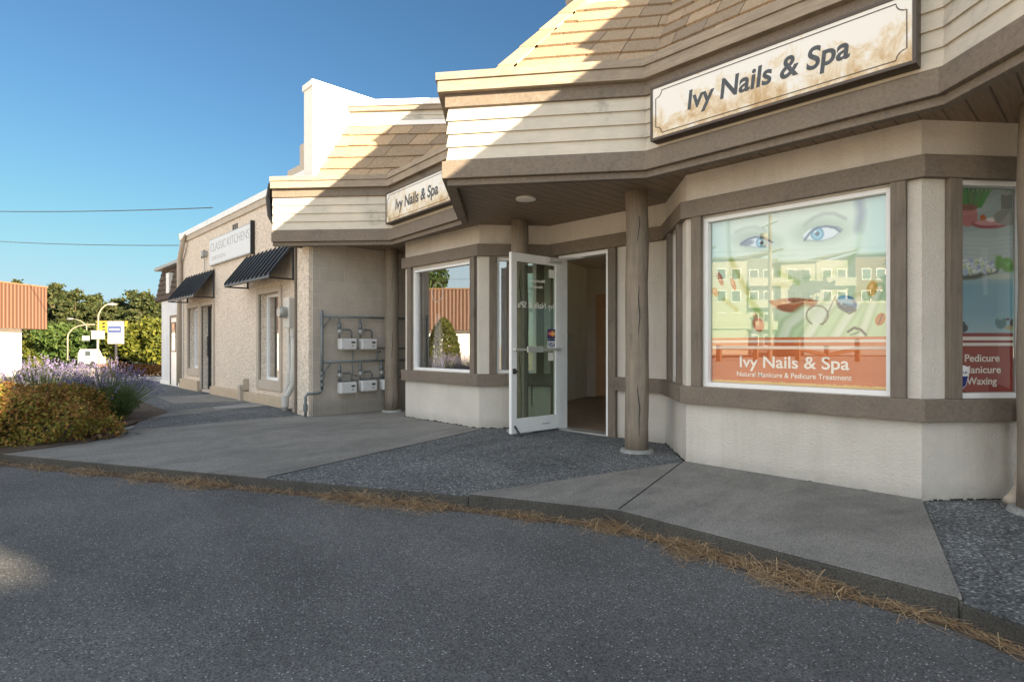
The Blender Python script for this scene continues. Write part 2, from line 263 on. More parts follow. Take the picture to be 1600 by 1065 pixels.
# ---------------------------------------------------------------- mesh helpers
ORG = {}
class MB:
    def __init__(s): s.v = []; s.f = []
    def add(s, vs, fs):
        o = len(s.v); s.v += [tuple(map(float, p)) for p in vs]; s.f += [tuple(i + o for i in f) for f in fs]; return s
    def hexa(s, p):      # 8 corners: bottom ring 0-3, top ring 4-7
        return s.add(p, [(3, 2, 1, 0), (4, 5, 6, 7), (0, 1, 5, 4), (1, 2, 6, 5), (2, 3, 7, 6), (3, 0, 4, 7)])
    def box(s, x0, y0, z0, x1, y1, z1):
        return s.hexa([(x0, y0, z0), (x1, y0, z0), (x1, y1, z0), (x0, y1, z0), (x0, y0, z1), (x1, y0, z1), (x1, y1, z1), (x0, y1, z1)])
    def prism(s, poly, z0, z1):   # poly counter-clockwise
        a = sum(poly[i][0] * poly[(i + 1) % len(poly)][1] - poly[(i + 1) % len(poly)][0] * poly[i][1] for i in range(len(poly)))
        if a < 0: poly = poly[::-1]
        n = len(poly); vs = [(x, y, z0) for x, y in poly] + [(x, y, z1) for x, y in poly]
        return s.add(vs, [tuple(range(n - 1, -1, -1)), tuple(range(n, 2 * n))] + [(i, (i + 1) % n, n + (i + 1) % n, n + i) for i in range(n)])
    def seg(s, g, s0, s1, n0, n1, z0, z1):   # box in a wall frame: g = (A, B), s along, n outwards
        A, e, n = frame(g)
        P = lambda a, b, z: (A[0] + e[0] * a + n[0] * b, A[1] + e[1] * a + n[1] * b, z)
        return s.hexa([P(s0, n1, z0), P(s1, n1, z0), P(s1, n0, z0), P(s0, n0, z0), P(s0, n1, z1), P(s1, n1, z1), P(s1, n0, z1), P(s0, n0, z1)])
    def tube(s, path, r, k=8, cap=True):
        path = [Vector(p) for p in path]; rs = r if isinstance(r, (list, tuple)) else [r] * len(path)
        rings = []; prev = None
        for i, p in enumerate(path):
            d = (path[min(i + 1, len(path) - 1)] - path[max(i - 1, 0)])
            d = d.normalized() if d.length > 1e-9 else Vector((0, 0, 1))
            a = prev if prev is not None else (Vector((0, 0, 1)) if abs(d.z) < .9 else Vector((1, 0, 0)))
            u = (a - d * a.dot(d)).normalized(); w = d.cross(u); prev = u
            rings.append([p + (u * math.cos(2 * math.pi * j / k) + w * math.sin(2 * math.pi * j / k)) * rs[i] for j in range(k)])
        vs = [q for rg in rings for q in rg]; fs = []
        for i in range(len(rings) - 1):
            for j in range(k): fs.append((i * k + j, i * k + (j + 1) % k, (i + 1) * k + (j + 1) % k, (i + 1) * k + j))
        if cap: fs += [tuple(range(k - 1, -1, -1)), tuple((len(rings) - 1) * k + j for j in range(k))]
        return s.add(vs, fs)
    def cyl(s, x, y, z0, z1, r, k=16, r1=None): return s.tube([(x, y, z0), (x, y, z1)], [r, r if r1 is None else r1], k)
    def build(s, name, mat, parent=None, bev=0, label=None, smooth=False, kind=None):
        o = ORG.get(parent.name, (0, 0, 0)) if parent else (0, 0, 0)
        me = bpy.data.meshes.new(name)
        me.from_pydata([(x - o[0], y - o[1], z - o[2]) for x, y, z in s.v], [], s.f); me.update()
        if smooth: me.polygons.foreach_set('use_smooth', [True] * len(me.polygons))
        me.materials.append(MATS[mat] if isinstance(mat, str) else mat)
        ob = bpy.data.objects.new(name, me); COL.objects.link(ob)
        if parent: ob.parent = parent; ORG[ob.name] = o
        if bev:
            md = ob.modifiers.new('Bevel', 'BEVEL'); md.width = bev; md.segments = 2; md.limit_method = 'ANGLE'; md.angle_limit = .6
        if label: ob['label'] = label
        if kind: ob['kind'] = kind
        return ob
def frame(g):
    A, B = g; d = (B[0] - A[0], B[1] - A[1]); L = math.hypot(*d); e = (d[0] / L, d[1] / L); return A, e, (e[1], -e[0])
def offset_line(pts, n):
    out = []
    for i, p in enumerate(pts):
        ns = []
        if i > 0: ns.append(frame((pts[i - 1], p))[2])
        if i < len(pts) - 1: ns.append(frame((p, pts[i + 1]))[2])
        if len(ns) == 1: m = ns[0]; k = 1
        else:
            m = (ns[0][0] + ns[1][0], ns[0][1] + ns[1][1]); q = m[0] ** 2 + m[1] ** 2; k = 2 / q
        out.append((p[0] + m[0] * k * n, p[1] + m[1] * k * n))
    return out
def strip(mb, pts, n0, n1, z0, z1, n1top=None):
    a = offset_line(pts, n0); b = offset_line(pts, n1); bt = offset_line(pts, n1 if n1top is None else n1top); N = len(pts); vs = []
    Z0 = z0 if isinstance(z0, list) else [z0] * N; Z1 = z1 if isinstance(z1, list) else [z1] * N
    for i in range(N): vs += [(*b[i], Z0[i]), (*a[i], Z0[i]), (*bt[i], Z1[i]), (*a[i], Z1[i])]
    fs = []
    for i in range(N - 1):
        p, q = 4 * i, 4 * i + 4
        fs += [(p, q, q + 2, p + 2), (p + 1, p + 3, q + 3, q + 1), (p + 2, q + 2, q + 3, p + 3), (p, p + 1, q + 1, q)]
    fs += [(0, 2, 3, 1), (4 * N - 4, 4 * N - 3, 4 * N - 1, 4 * N - 2)]
    mb.add(vs, fs); return mb
def thing(name, label, cat, loc=(0, 0, 0), group=None):
    o = bpy.data.objects.new(name, None); COL.objects.link(o); o.empty_display_size = .2; o.location = loc
    ORG[o.name] = tuple(loc); o['label'] = label; o['category'] = cat
    if group: o['group'] = group
    return o
def tag(o, label, cat, group=None, kind=None):
    o['label'] = label; o['category'] = cat
    if group: o['group'] = group
    if kind: o['kind'] = kind
    return o
def struct(name, mb, mat, bev=0): return mb.build(name, mat, None, bev, kind='structure')
def dup(root, loc, rotz=0, label=None, scale=None):
    r = root.copy(); COL.objects.link(r); r.location = loc; r.rotation_euler = (0, 0, rotz)
    if label: r['label'] = label
    if scale: r.scale = scale
    for ch in list(root.children):
        c = ch.copy(); COL.objects.link(c); c.parent = r
        for g in list(ch.children):
            d = g.copy(); COL.objects.link(d); d.parent = c
    return r
def text_mb(txt, O, ex, ez, height, width=None, bold=0, shear=0, align='LEFT', thick=.002):
    """letters as a mesh: O = start of the baseline, ex / ez = unit axes; height = capital height"""
    cu = bpy.data.curves.new('t', 'FONT'); cu.body = txt; cu.size = 1; cu.offset = bold; cu.shear = shear; cu.extrude = .5; cu.align_x = 'LEFT'
    ob = bpy.data.objects.new('t', cu); COL.objects.link(ob); bpy.context.view_layer.update()
    me = ob.evaluated_get(bpy.context.evaluated_depsgraph_get()).to_mesh()
    V = np.array([v.co[:] for v in me.vertices]); F = [tuple(p.vertices) for p in me.polygons]
    bpy.data.objects.remove(ob); bpy.data.curves.remove(cu)
    x0, x1 = V[:, 0].min(), V[:, 0].max(); k = height / .73; kx = k if width is None else width / (x1 - x0)
    X = (V[:, 0] - x0) * kx; W = X.max()
    if align == 'CENTER': X = X - W / 2
    ex = np.array(ex, float); ez = np.array(ez, float); en = np.cross(ex, ez)
    P = np.array(O, float) + X[:, None] * ex + (V[:, 1] * k)[:, None] * ez + (V[:, 2] * thick)[:, None] * en
    mb = MB(); mb.add(P.tolist(), F); return mb
def plate(mb, pts2, O, ex, ez, thick=.002, lift=0):
    """flat outline (s, z pairs, counter-clockwise seen from the front) given real thickness"""
    ex = Vector(ex); ez = Vector(ez); en = ex.cross(ez); O = Vector(O) + en * lift; n = len(pts2)
    a = [O + ex * s + ez * z for s, z in pts2]; b = [p + en * thick for p in a]
    return mb.add(a + b, [tuple(range(n - 1, -1, -1)), tuple(range(n, 2 * n))] + [(i, (i + 1) % n, n + (i + 1) % n, n + i) for i in range(n)])
def ell(cx, cz, rx, rz, k=20, rot=0):
    c, s = math.cos(rot), math.sin(rot)
    return [(cx + rx * math.cos(t) * c - rz * math.sin(t) * s, cz + rx * math.cos(t) * s + rz * math.sin(t) * c) for t in [2 * math.pi * i / k for i in range(k)]]
def leaves(P, size, mat, name, parent=None, aspect=.6, up=0.0, normals=None, kind=None, local=True):
    """one small two-triangle leaf at each point"""
    P = np.asarray(P, float); n = len(P); a = rng.normal(size=(n, 3)); a[:, 2] += up
    if normals is not None: a = a * .6 + np.asarray(normals)
    a /= np.linalg.norm(a, axis=1)[:, None]; b = rng.normal(size=(n, 3)); b -= (a * b).sum(1)[:, None] * a; b /= np.linalg.norm(b, axis=1)[:, None]
    c = np.cross(a, b); sz = size * rng.uniform(.6, 1.3, n)[:, None] if np.isscalar(size) else np.asarray(size)[:, None]
    V = np.stack([P - b * sz, P + c * sz * aspect + a * sz * .15, P + b * sz, P - c * sz * aspect + a * sz * .15], 1).reshape(-1, 3)
    F = np.arange(4 * n).reshape(-1, 4)
    me = bpy.data.meshes.new(name); me.from_pydata(V.tolist(), [], F.tolist()); me.materials.append(MATS[mat])
    o = bpy.data.objects.new(name, me); COL.objects.link(o)
    if parent: o.parent = parent; ORG[o.name] = ORG.get(parent.name, (0, 0, 0))
    if kind: o['kind'] = kind
    return o

# ---------------------------------------------------------------- ground, roads, pavement
ZA = -.085
def GZ(x): return ZA - .012 - 1.35 * min(1, max(0, (-x - 22) / 42))
g = MB(); gx_ = [900, -22, -64, -900]
g.add([(x, y, GZ(x)) for x in gx_ for y in (-900, 900)], [(2 * i, 2 * i + 2, 2 * i + 3, 2 * i + 1) for i in range(3)]); struct('ground', g, 'road')
KERB = [(-60, -27.5), (-7.39, .24), (-4.62, 1.70), (-3.10, 2.52), (-2.16, 2.95), (-.45, 2.93), (.9, 2.35), (2.2, 2.75), (9, 2.85), (40, 2.85)]
g = MB(); g.add([(-19, -.35, ZA), (40, -.35, ZA), (40, 4, ZA), (-19, 4, ZA)], [(0, 1, 2, 3)]); struct('parking_lot', g, 'asphalt')
for i0, i1, zt in ((0, 3, .0), (3, 5, .016), (5, 9, .0)):
    g = MB(); strip(g, KERB[i0:i1 + 1], -.035, .0, -.12, zt, -.012); struct('kerb', g, 'kerb_concrete', .012)
KI = offset_line(KERB, -.033)
def slab(name, poly, mat, z=0.004): g = MB(); g.prism(poly, -.1, z); return struct(name, g, mat)
# concrete slabs and exposed-aggregate areas meet butt to butt; thin dark sheets mark the joints
slab('concrete_apron', [KI[1], KI[2], (-5.45, 4.62), (-5.5, 5.4), (-8.4, 5.4), (-8.4, 1.45), (-7.62, .95)], 'concrete')
slab('aggregate_paving', [KI[2], KI[3], (-2.66, 4.60), (-2.7, 5.46), (-5.0, 5.46), (-5.5, 5.4), (-5.45, 4.62)], 'aggregate', .0035)
slab('concrete_paving', [KI[3], KI[4], (-2.66, 4.60)], 'concrete', .019)
slab('concrete_paving', [KI[4], KI[5], (-.93, 4.72), (-2.66, 4.70), (-2.66, 4.60)], 'concrete', .019)
slab('aggregate_paving', [KI[5], KI[6], KI[7], KI[8], (9, 5.5), (-.93, 5.5), (-.93, 4.72)], 'aggregate', .0035)
slab('aggregate_walk', [(-8.4, 1.45), (-8.4, 4.0), (-20, 4.0), (-20, 2.6), (-10.2, 2.3), (-9.3, 1.75)], 'aggregate', .003)
g = MB(); g.prism([(-9.55, 1.9), (-10.35, 2.25), (-10.75, 4.0), (-10.2, 3.99)], .0035, .007); struct('concrete_strip', g, 'concrete')
g = MB(); g.prism([(-10.1, 2.95), (-10.5, 3.0), (-10.9, 3.95), (-10.1, 3.97)], .0075, .010); struct('concrete_patch', g, 'patch')
g = MB(); g.prism([(-11.6, 2.7), (-13.4, 2.8), (-13.2, 3.98), (-11.2, 3.98)], .0035, .007); struct('concrete_strip', g, 'concrete')
g = MB(); g.prism([(-8.0, 1.28), (-8.4, 1.46), (-8.85, 1.62), (-8.5, 1.30)], .0045, .008); struct('concrete_patch', g, 'patch')
j = MB()
def joint(a, b, w=.008, top=.0075):
    d = Vector((b[0] - a[0], b[1] - a[1])); n = Vector((-d.y, d.x)).normalized() * w
    j.prism([(a[0] - n.x, a[1] - n.y), (b[0] - n.x, b[1] - n.y), (b[0] + n.x, b[1] + n.y), (a[0] + n.x, a[1] + n.y)], .0, top)
joint(KI[4], (-2.66, 4.60), .004, .0225); joint(KI[3], (-2.66, 4.60), .003); joint(KI[2], (-5.45, 4.62), .003); joint(KI[5], (-.93, 4.72), .005)
struct('paving_joints', j, 'joint')
# planting bed
bed = [KI[1], (-7.62, .95), (-8.0, 1.28), (-8.5, 1.3), (-9.3, 1.75), (-10.2, 2.3), (-13, 2.4), (-17, 1.2), (-24, -6), (-24, -8.4)]
g = MB(); g.prism(bed, -.1, .012); struct('planting_bed', g, 'dirt')

# ---------------------------------------------------------------- salon building
PAR = 4.62
def fac(k):
    o = PAR * k; return [(-2.64 + o, 4.66), (-.92 + o, 4.66)]
W0 = [(-8.15, 5.42), (-7.86, 5.42)]
FAC = [(-8.15, 5.42), (-7.90, 5.42), (-7.20, 4.68), (-5.53, 4.68), (-4.97, 5.38), (-3.32, 5.40), (-2.65, 4.65), (-.91, 4.65), (-.33, 5.39), (1.28, 5.40), (1.97, 4.65), (3.71, 4.65), (4.29, 5.39), (9.0, 5.39)]
SEG = [(FAC[i], FAC[i + 1]) for i in range(len(FAC) - 1)]
salon = thing('salon_building', 'beige stucco nail salon with taupe trim, angled bay windows and an open glass door', 'building', (-3, 5.4, 0))
ZS, ZB0, ZB1, SL0, SL1 = 2.56, 2.165, 2.315, .54, .69
def seglen(g): return math.hypot(g[1][0] - g[0][0], g[1][1] - g[0][1])
# openings: seg index -> (s0, s1, z0, z1)
OPEN = {2: (.20, 1.53, .70, 2.125), 3: (.22, .72, .70, 2.15), 1: (.30, .72, .70, 2.15), 4: (.17, .93, .0, 2.15), 5: (.40, .76, .70, 2.15), 6: (.165, 1.565, .695, 2.15), 7: (.26, .80, .69, 2.17)}
for i, gseg in enumerate(SEG):
    wm = MB(); L = seglen(gseg); th = .12
    if i in OPEN:
        s0, s1, z0, z1 = OPEN[i]
        wm.seg(gseg, 0, s0, -th, 0, 0, ZS); wm.seg(gseg, s1, L, -th, 0, 0, ZS)
        wm.seg(gseg, s0, s1, -th, 0, z1, ZS)
        if z0 > 0: wm.seg(gseg, s0, s1, -th, 0, 0, z0)
    else: wm.seg(gseg, 0, L, -th, 0, 0, ZS)
    wm.build('wall', 'stucco', salon)
m = MB(); strip(m, FAC[1:9], .0, .055, ZB0, ZB1); m.build('header_band', 'trim', salon, .004)
m = MB(); strip(m, FAC[8:], .0, .055, ZB0, ZB1); m.build('header_band', 'trim', salon, .004)
A, e, n = frame(SEG[4])
m = MB(); strip(m, [FAC[1], FAC[2], FAC[3], FAC[4], (A[0] + e[0] * .10, A[1] + e[1] * .10)], .0, .06, SL0, SL1); m.build('sill_band', 'trim', salon, .004)
m = MB(); strip(m, [(A[0] + e[0] * 1.035, A[1] + e[1] * 1.035), FAC[5], FAC[6], FAC[7], FAC[8], FAC[9]], .0, .06, SL0, SL1); m.build('sill_band', 'trim', salon, .004)
def post(i, s0, s1, z0=SL1, z1=ZB0, n1=.045):
    m = MB(); m.seg(SEG[i], s0, s1, 0, n1, z0, z1); m.build('trim_post', 'trim_vertical', salon, .004)
for i, (s0, s1) in {2: (.20, 1.53), 3: (.22, .72), 1: (.30, .72), 5: (.40, .76), 6: (.165, 1.565), 7: (.26, .80)}.items():
    post(i, s0 - .095, s0 - .003); post(i, s1 + .003, s1 + .095)
post(4, .93, 1.035, .0, ZB0); post(4, .05, .14, .0, ZB0)
def window(i, s0, s1, z0, z1, fw=.035, depth=.05, mat='window_glass', label=None, frm='white_frame'):
    f = MB(); gseg = SEG[i]
    f.seg(gseg, s0, s1, -depth - .03, -.012, z0, z0 + fw); f.seg(gseg, s0, s1, -depth - .03, -.012, z1 - fw, z1)
    f.seg(gseg, s0, s0 + fw, -depth - .03, -.012, z0 + fw, z1 - fw); f.seg(gseg, s1 - fw, s1, -depth - .03, -.012, z0 + fw, z1 - fw)
    w = f.build('window', frm, salon, .003, label)
    p = MB(); p.seg(gseg, s0 + fw, s1 - fw, -depth - .010, -depth - .004, z0 + fw, z1 - fw); p.build('pane', mat, w)
    return w
w_mid = window(2, .20, 1.53, .70, 2.125, .032, label='clear window of the far bay, mirroring a brown and white building')
window(3, .22, .72, .70, 2.15); window(1, .30, .72, .70, 2.15); window(5, .40, .76, .70, 2.15, .04)
w_main = window(6, .165, 1.565, .695, 2.15, .035, mat='poster_glass', label='large window with a pale green face poster and brown lettered band')
w_right = window(7, .26, .80, .69, 2.17, .035, mat='poster_glass', label='narrow window with a spa poster listing services')

# printed film behind the windows: a flat print painted onto a fine grid
A, e, n = frame(SEG[6]); EX = (e[0], e[1], 0); EZ = (0, 0, 1)
def PO(i, s, z, depth): A, e, n = frame(SEG[i]); return (A[0] + e[0] * s - n[0] * depth, A[1] + e[1] * s - n[1] * depth, z)
def film_part(name, mat, polys, parent=None, O=None, ex=EX, lift=.0, th=.0012):
    m = MB()
    for k, p in enumerate(polys): plate(m, p, O, ex, EZ, th, lift)
    return m.build(name, mat, parent)
class Paint:
    def __init__(s, X, Y, c): s.X = X; s.Y = Y; s.C = np.ones(X.shape + (3,)) * np.array(c, float)
    def put(s, mask, c, a=1.0): m = (np.clip(mask, 0, 1) * a)[..., None]; s.C = s.C * (1 - m) + np.array(c, float) * m
    def ell(s, x, y, rx, ry, rot=0, soft=.25):
        c, q = math.cos(rot), math.sin(rot); dx = (s.X - x) * c + (s.Y - y) * q; dy = -(s.X - x) * q + (s.Y - y) * c
        return np.clip((1 - np.sqrt((dx / rx) ** 2 + (dy / ry) ** 2)) / soft + .5, 0, 1)
    def line(s, pts, w, soft):
        d = np.full(s.X.shape, 1e9)
        for (ax, ay), (bx, by) in zip(pts, pts[1:]):
            L = (bx - ax) ** 2 + (by - ay) ** 2; t = np.clip(((s.X - ax) * (bx - ax) + (s.Y - ay) * (by - ay)) / L, 0, 1)
            d = np.minimum(d, np.hypot(s.X - ax - t * (bx - ax), s.Y - ay - t * (by - ay)))
        return np.clip((w / 2 - d) / soft + .5, 0, 1)
    def speck(s, sc_, seed):
        r_ = np.random.default_rng(seed); a = np.zeros(s.X.shape)
        for k in range(7): th_ = r_.uniform(0, 6.28); f_ = sc_ * r_.uniform(.6, 2.2); a += np.sin((s.X * math.cos(th_) + s.Y * math.sin(th_)) * f_ + r_.uniform(0, 6.28) + 2 * np.sin(s.X * f_ * .37 + k))
        return a / 7
def print_grid(i, s0, s1, z0, z1, depth, nx, nz, func, parent, bright=.86):
    sv = np.linspace(s0, s1, nx); zv = np.linspace(z0, z1, nz); S, Z = np.meshgrid(sv, zv); A, e, n = frame(SEG[i])
    PX = A[0] + e[0] * S - n[0] * depth; PY = A[1] + e[1] * S - n[1] * depth
    col = np.clip(func(PX, PY, Z, S), 0, 255) / 255; col = col ** 2.2 * bright
    me = bpy.data.meshes.new('poster'); idx = np.arange(nx * nz).reshape(nz, nx)
    F = np.stack([idx[:-1, :-1], idx[:-1, 1:], idx[1:, 1:], idx[1:, :-1]], -1).reshape(-1, 4); o = ORG[parent.name]
    V = np.stack([PX - o[0], PY - o[1], Z - o[2]], -1).reshape(-1, 3); me.from_pydata(V.tolist(), [], F.tolist())
    at_ = me.color_attributes.new('print', 'FLOAT_COLOR', 'POINT'); at_.data.foreach_set('color', np.concatenate([col.reshape(-1, 3), np.ones((nx * nz, 1))], 1).astype('f').ravel())
    me.materials.append(MATS['print']); ob = bpy.data.objects.new('poster', me); COL.objects.link(ob); ob.parent = parent; ORG[ob.name] = o
    bk = MB(); bk.seg(SEG[i], s0, s1, -depth - .006, -depth - .001, z0, z1); bk.build('poster_backing', 'lettering_white', parent); return ob
pm, pnt, pb = nmat('print'); pa = pnt.nodes.new('ShaderNodeAttribute'); pa.attribute_name = 'print'; pnt.links.new(pa.outputs['Color'], pb.inputs['Base Color']); pb.inputs['Roughness'].default_value = .55; MATS['print'] = pm
def unfold(PX, PY, Z):     # the printed layout was drawn as seen at a slant; this flattens it onto the sheet
    c, q = math.cos(math.radians(46.5)), math.sin(math.radians(46.5)); w = -q * PX + c * PY; return 800 + 900 * (c * PX + q * PY) / w, 539 - 900 * (Z - 1.05) / w
def paint_face(PX, PY, Z, S):
    u, v = unfold(PX, PY, Z); X = (u - 1090) * 3.329; Y = (v - 300) * 3.328; p = Paint(X, Y, (186, 219, 206)); E = p.ell; L = p.line
    p.put(np.clip((Y - 250) / 400, 0, 1), (196, 224, 178))
    p.put(E(500, 190, 370, 430, 0, .35), (214, 230, 206)); p.put(E(470, 420, 260, 200, 0, .8), (220, 234, 204), .7)
    p.put(L([(158, 100), (164, 300), (182, 430)], 16, 16), (138, 172, 130), .55); p.put(L([(835, 10), (852, 110), (838, 190)], 46, 36), (120, 128, 132), .75)
    p.put(L([(855, 170), (832, 300), (760, 395), (640, 440), (560, 450)], 10, 40), (140, 190, 120), .55); p.put(L([(175, 420), (220, 500), (300, 560)], 10, 40), (140, 180, 110), .45)
    p.put(L([(432, 250), (424, 380), (408, 470)], 26, 60), (184, 204, 158), .5); p.put(E(440, 485, 46, 16, 0, .8), (150, 170, 110), .5)
    p.put(L([(556, 172), (604, 134), (655, 113), (712, 112), (768, 138)], 12, 22), (128, 134, 110), .75); p.put(L([(200, 208), (250, 186), (300, 181), (352, 200)], 10, 20), (134, 146, 120), .5)
    p.put(E(642, 205, 135, 62, -.12, .8), (160, 180, 142), .75); p.put(E(305, 252, 112, 50, .05, .8), (158, 180, 146), .75)
    ey = np.minimum(E(642, 246, 104, 66, -.1, .12), E(640, 186, 112, 66, -.1, .12)); p.put(ey, (226, 238, 240))
    p.put(np.minimum(E(622, 216, 35, 35, 0, .2), ey), (60, 122, 150)); p.put(np.minimum(E(622, 218, 27, 27, 0, .4), ey), (128, 196, 214)); p.put(E(622, 216, 12, 12, 0, .3), (24, 44, 58)); p.put(E(612, 206, 7, 6, 0, .5), (240, 250, 252))
    p.put(L([(556, 250), (584, 212), (625, 184), (672, 178), (714, 186), (742, 206)], 9, 7), (40, 46, 78), .95); p.put(L([(690, 180), (726, 182), (752, 196)], 6, 9), (40, 46, 70), .7); p.put(L([(560, 252), (640, 254), (704, 236), (738, 208)], 5, 9), (110, 108, 96), .65)
    ey = np.minimum(E(318, 290, 82, 56, .05, .12), E(318, 236, 88, 54, .05, .12)); p.put(ey, (224, 236, 240))
    p.put(np.minimum(E(334, 263, 30, 31, 0, .2), ey), (58, 118, 150)); p.put(np.minimum(E(334, 264, 23, 24, 0, .4), ey), (132, 196, 216)); p.put(E(334, 263, 10, 10, 0, .3), (26, 46, 60)); p.put(E(326, 255, 6, 5, 0, .5), (240, 250, 252))
    p.put(L([(226, 272), (258, 246), (305, 233), (352, 240), (388, 262)], 9, 7), (40, 46, 76), .95); p.put(E(258, 264, 34, 15, -.2, .7), (48, 54, 74), .7); p.put(L([(240, 276), (310, 288), (380, 270)], 5, 9), (112, 110, 98), .6)
    # mouth
    up = np.minimum(E(500, 542, 132, 84, 0, .1), np.clip((Y - (556 - 10 * np.cos((X - 500) / 60))) / 8, 0, 1)); p.put(up, (142, 66, 32), .85); p.put(L([(415, 580), (500, 592), (590, 566)], 20, 18), (176, 96, 48), .8); p.put(L([(440, 574), (500, 580), (575, 562)], 6, 8), (226, 208, 170), .7)
    # fingers and their nails
    for pts, w in (([(430, 790), (468, 690), (560, 620)], 66), ([(545, 790), (630, 650), (716, 548)], 62), ([(690, 790), (770, 660), (838, 560)], 58), ([(830, 790), (902, 600), (938, 500)], 50), ([(255, 800), (300, 720), (322, 660)], 46)):
        p.put(L(pts, w + 12, 18), (128, 164, 104), .55); p.put(L(pts, w - 8, 26), (212, 230, 198)); p.put(L([(a + w * .18, b) for a, b in pts], w * .25, 24), (232, 242, 224), .7)
    for x, y, rx, ry, r_, c in ((118, 452, 13, 36, -.35, (150, 64, 34)), (186, 478, 12, 34, -.3, (168, 84, 40)), (316, 688, 28, 38, -.4, (176, 84, 50)), (300, 640, 12, 16, 0, (150, 120, 70)), (908, 500, 27, 40, .25, (150, 134, 36)), (92, 520, 16, 24, -.4, (180, 120, 40))): p.put(E(x, y, rx, ry, r_, .25), c, .9); p.put(E(x - 5, y - 8, rx * .35, ry * .4, r_, .8), (235, 215, 170), .6)
    for pts, w, c in (([(176, 356), (212, 430), (262, 524)], 24, (120, 140, 40)), ([(270, 560), (330, 640)], 30, (120, 164, 60)), ([(140, 560), (200, 610)], 20, (150, 160, 60)), ([(430, 420), (520, 470)], 26, (150, 190, 90))): p.put(L(pts, w, 18), c, .6 + .25 * p.speck(.05, 3))
    rg = np.clip(1 - np.abs(np.hypot((X - 622) / 56, (Y - 640) / 50) - 1) / .13, 0, 1); p.put(rg * (p.speck(.06, 5) > -.35), (40, 50, 44), .9); p.put(E(628, 640, 46, 40, 0, .3), (206, 222, 206), .6); p.put(L([(650, 690), (690, 600), (716, 545)], 5, 6), (50, 60, 50), .8)
    p.put(E(776, 580, 54, 42, .35, .15), (36, 104, 148)); p.put(E(768, 566, 40, 22, .35, .5), (96, 178, 206), .8); p.put(E(776, 600, 50, 16, .35, .3), (30, 54, 66), .6); p.put(np.clip(p.speck(.12, 8) * 3 - 1, 0, 1) * E(776, 580, 50, 40, .35, .2), (220, 240, 246), .8); p.put(L([(720, 560), (735, 600), (790, 632), (824, 612)], 7, 6), (70, 74, 50), .9)
    p.put(L([(782, 726), (815, 704), (850, 716), (876, 742)], 12, 6), (36, 44, 46), .9); p.put(L([(796, 742), (840, 728)], 6, 6), (60, 70, 70), .8)
    p.put(E(951, 661, 25, 35, .5, .2), (186, 108, 34)); p.put(L([(962, 636), (940, 688)], 6, 5), (96, 44, 14), .9)
    # lower band with sunlit-ground reflection painted into its orange, stripes, torn fringe
    p.put((Z < 1.112) * 1.0, (204, 104, 44)); p.put((Z < 1.112) * np.clip((1.0 - Z) / .3, 0, 1), (196, 92, 34), .8)
    for a, b in ((1.070, 1.092), (1.020, 1.042)): p.put(((Z > a) & (Z < b)) * 1.0, (228, 222, 206))
    p.put((Z < .752 + .008 * p.speck(.25, 11)) * 1.0, (214, 200, 120), .8)
    return p.C
print_grid(6, .20, 1.53, .731, 2.114, .088, 330, 340, paint_face, w_main)
O6 = PO(6, 0, 0, .085)
def s6(x): return x + 2.65
text_mb('Ivy Nails & Spa', (O6[0] + s6(-2.20), O6[1] - .0005, .868), EX, EZ, .098, .83, .016, thick=.001).build('lettering', 'lettering_white', w_main)
text_mb('Natural Manicure & Pedicure Treatment', (O6[0] + s6(-2.225), O6[1] - .0005, .790), EX, EZ, .042, .87, .008, thick=.001).build('lettering', 'lettering_white', w_main)
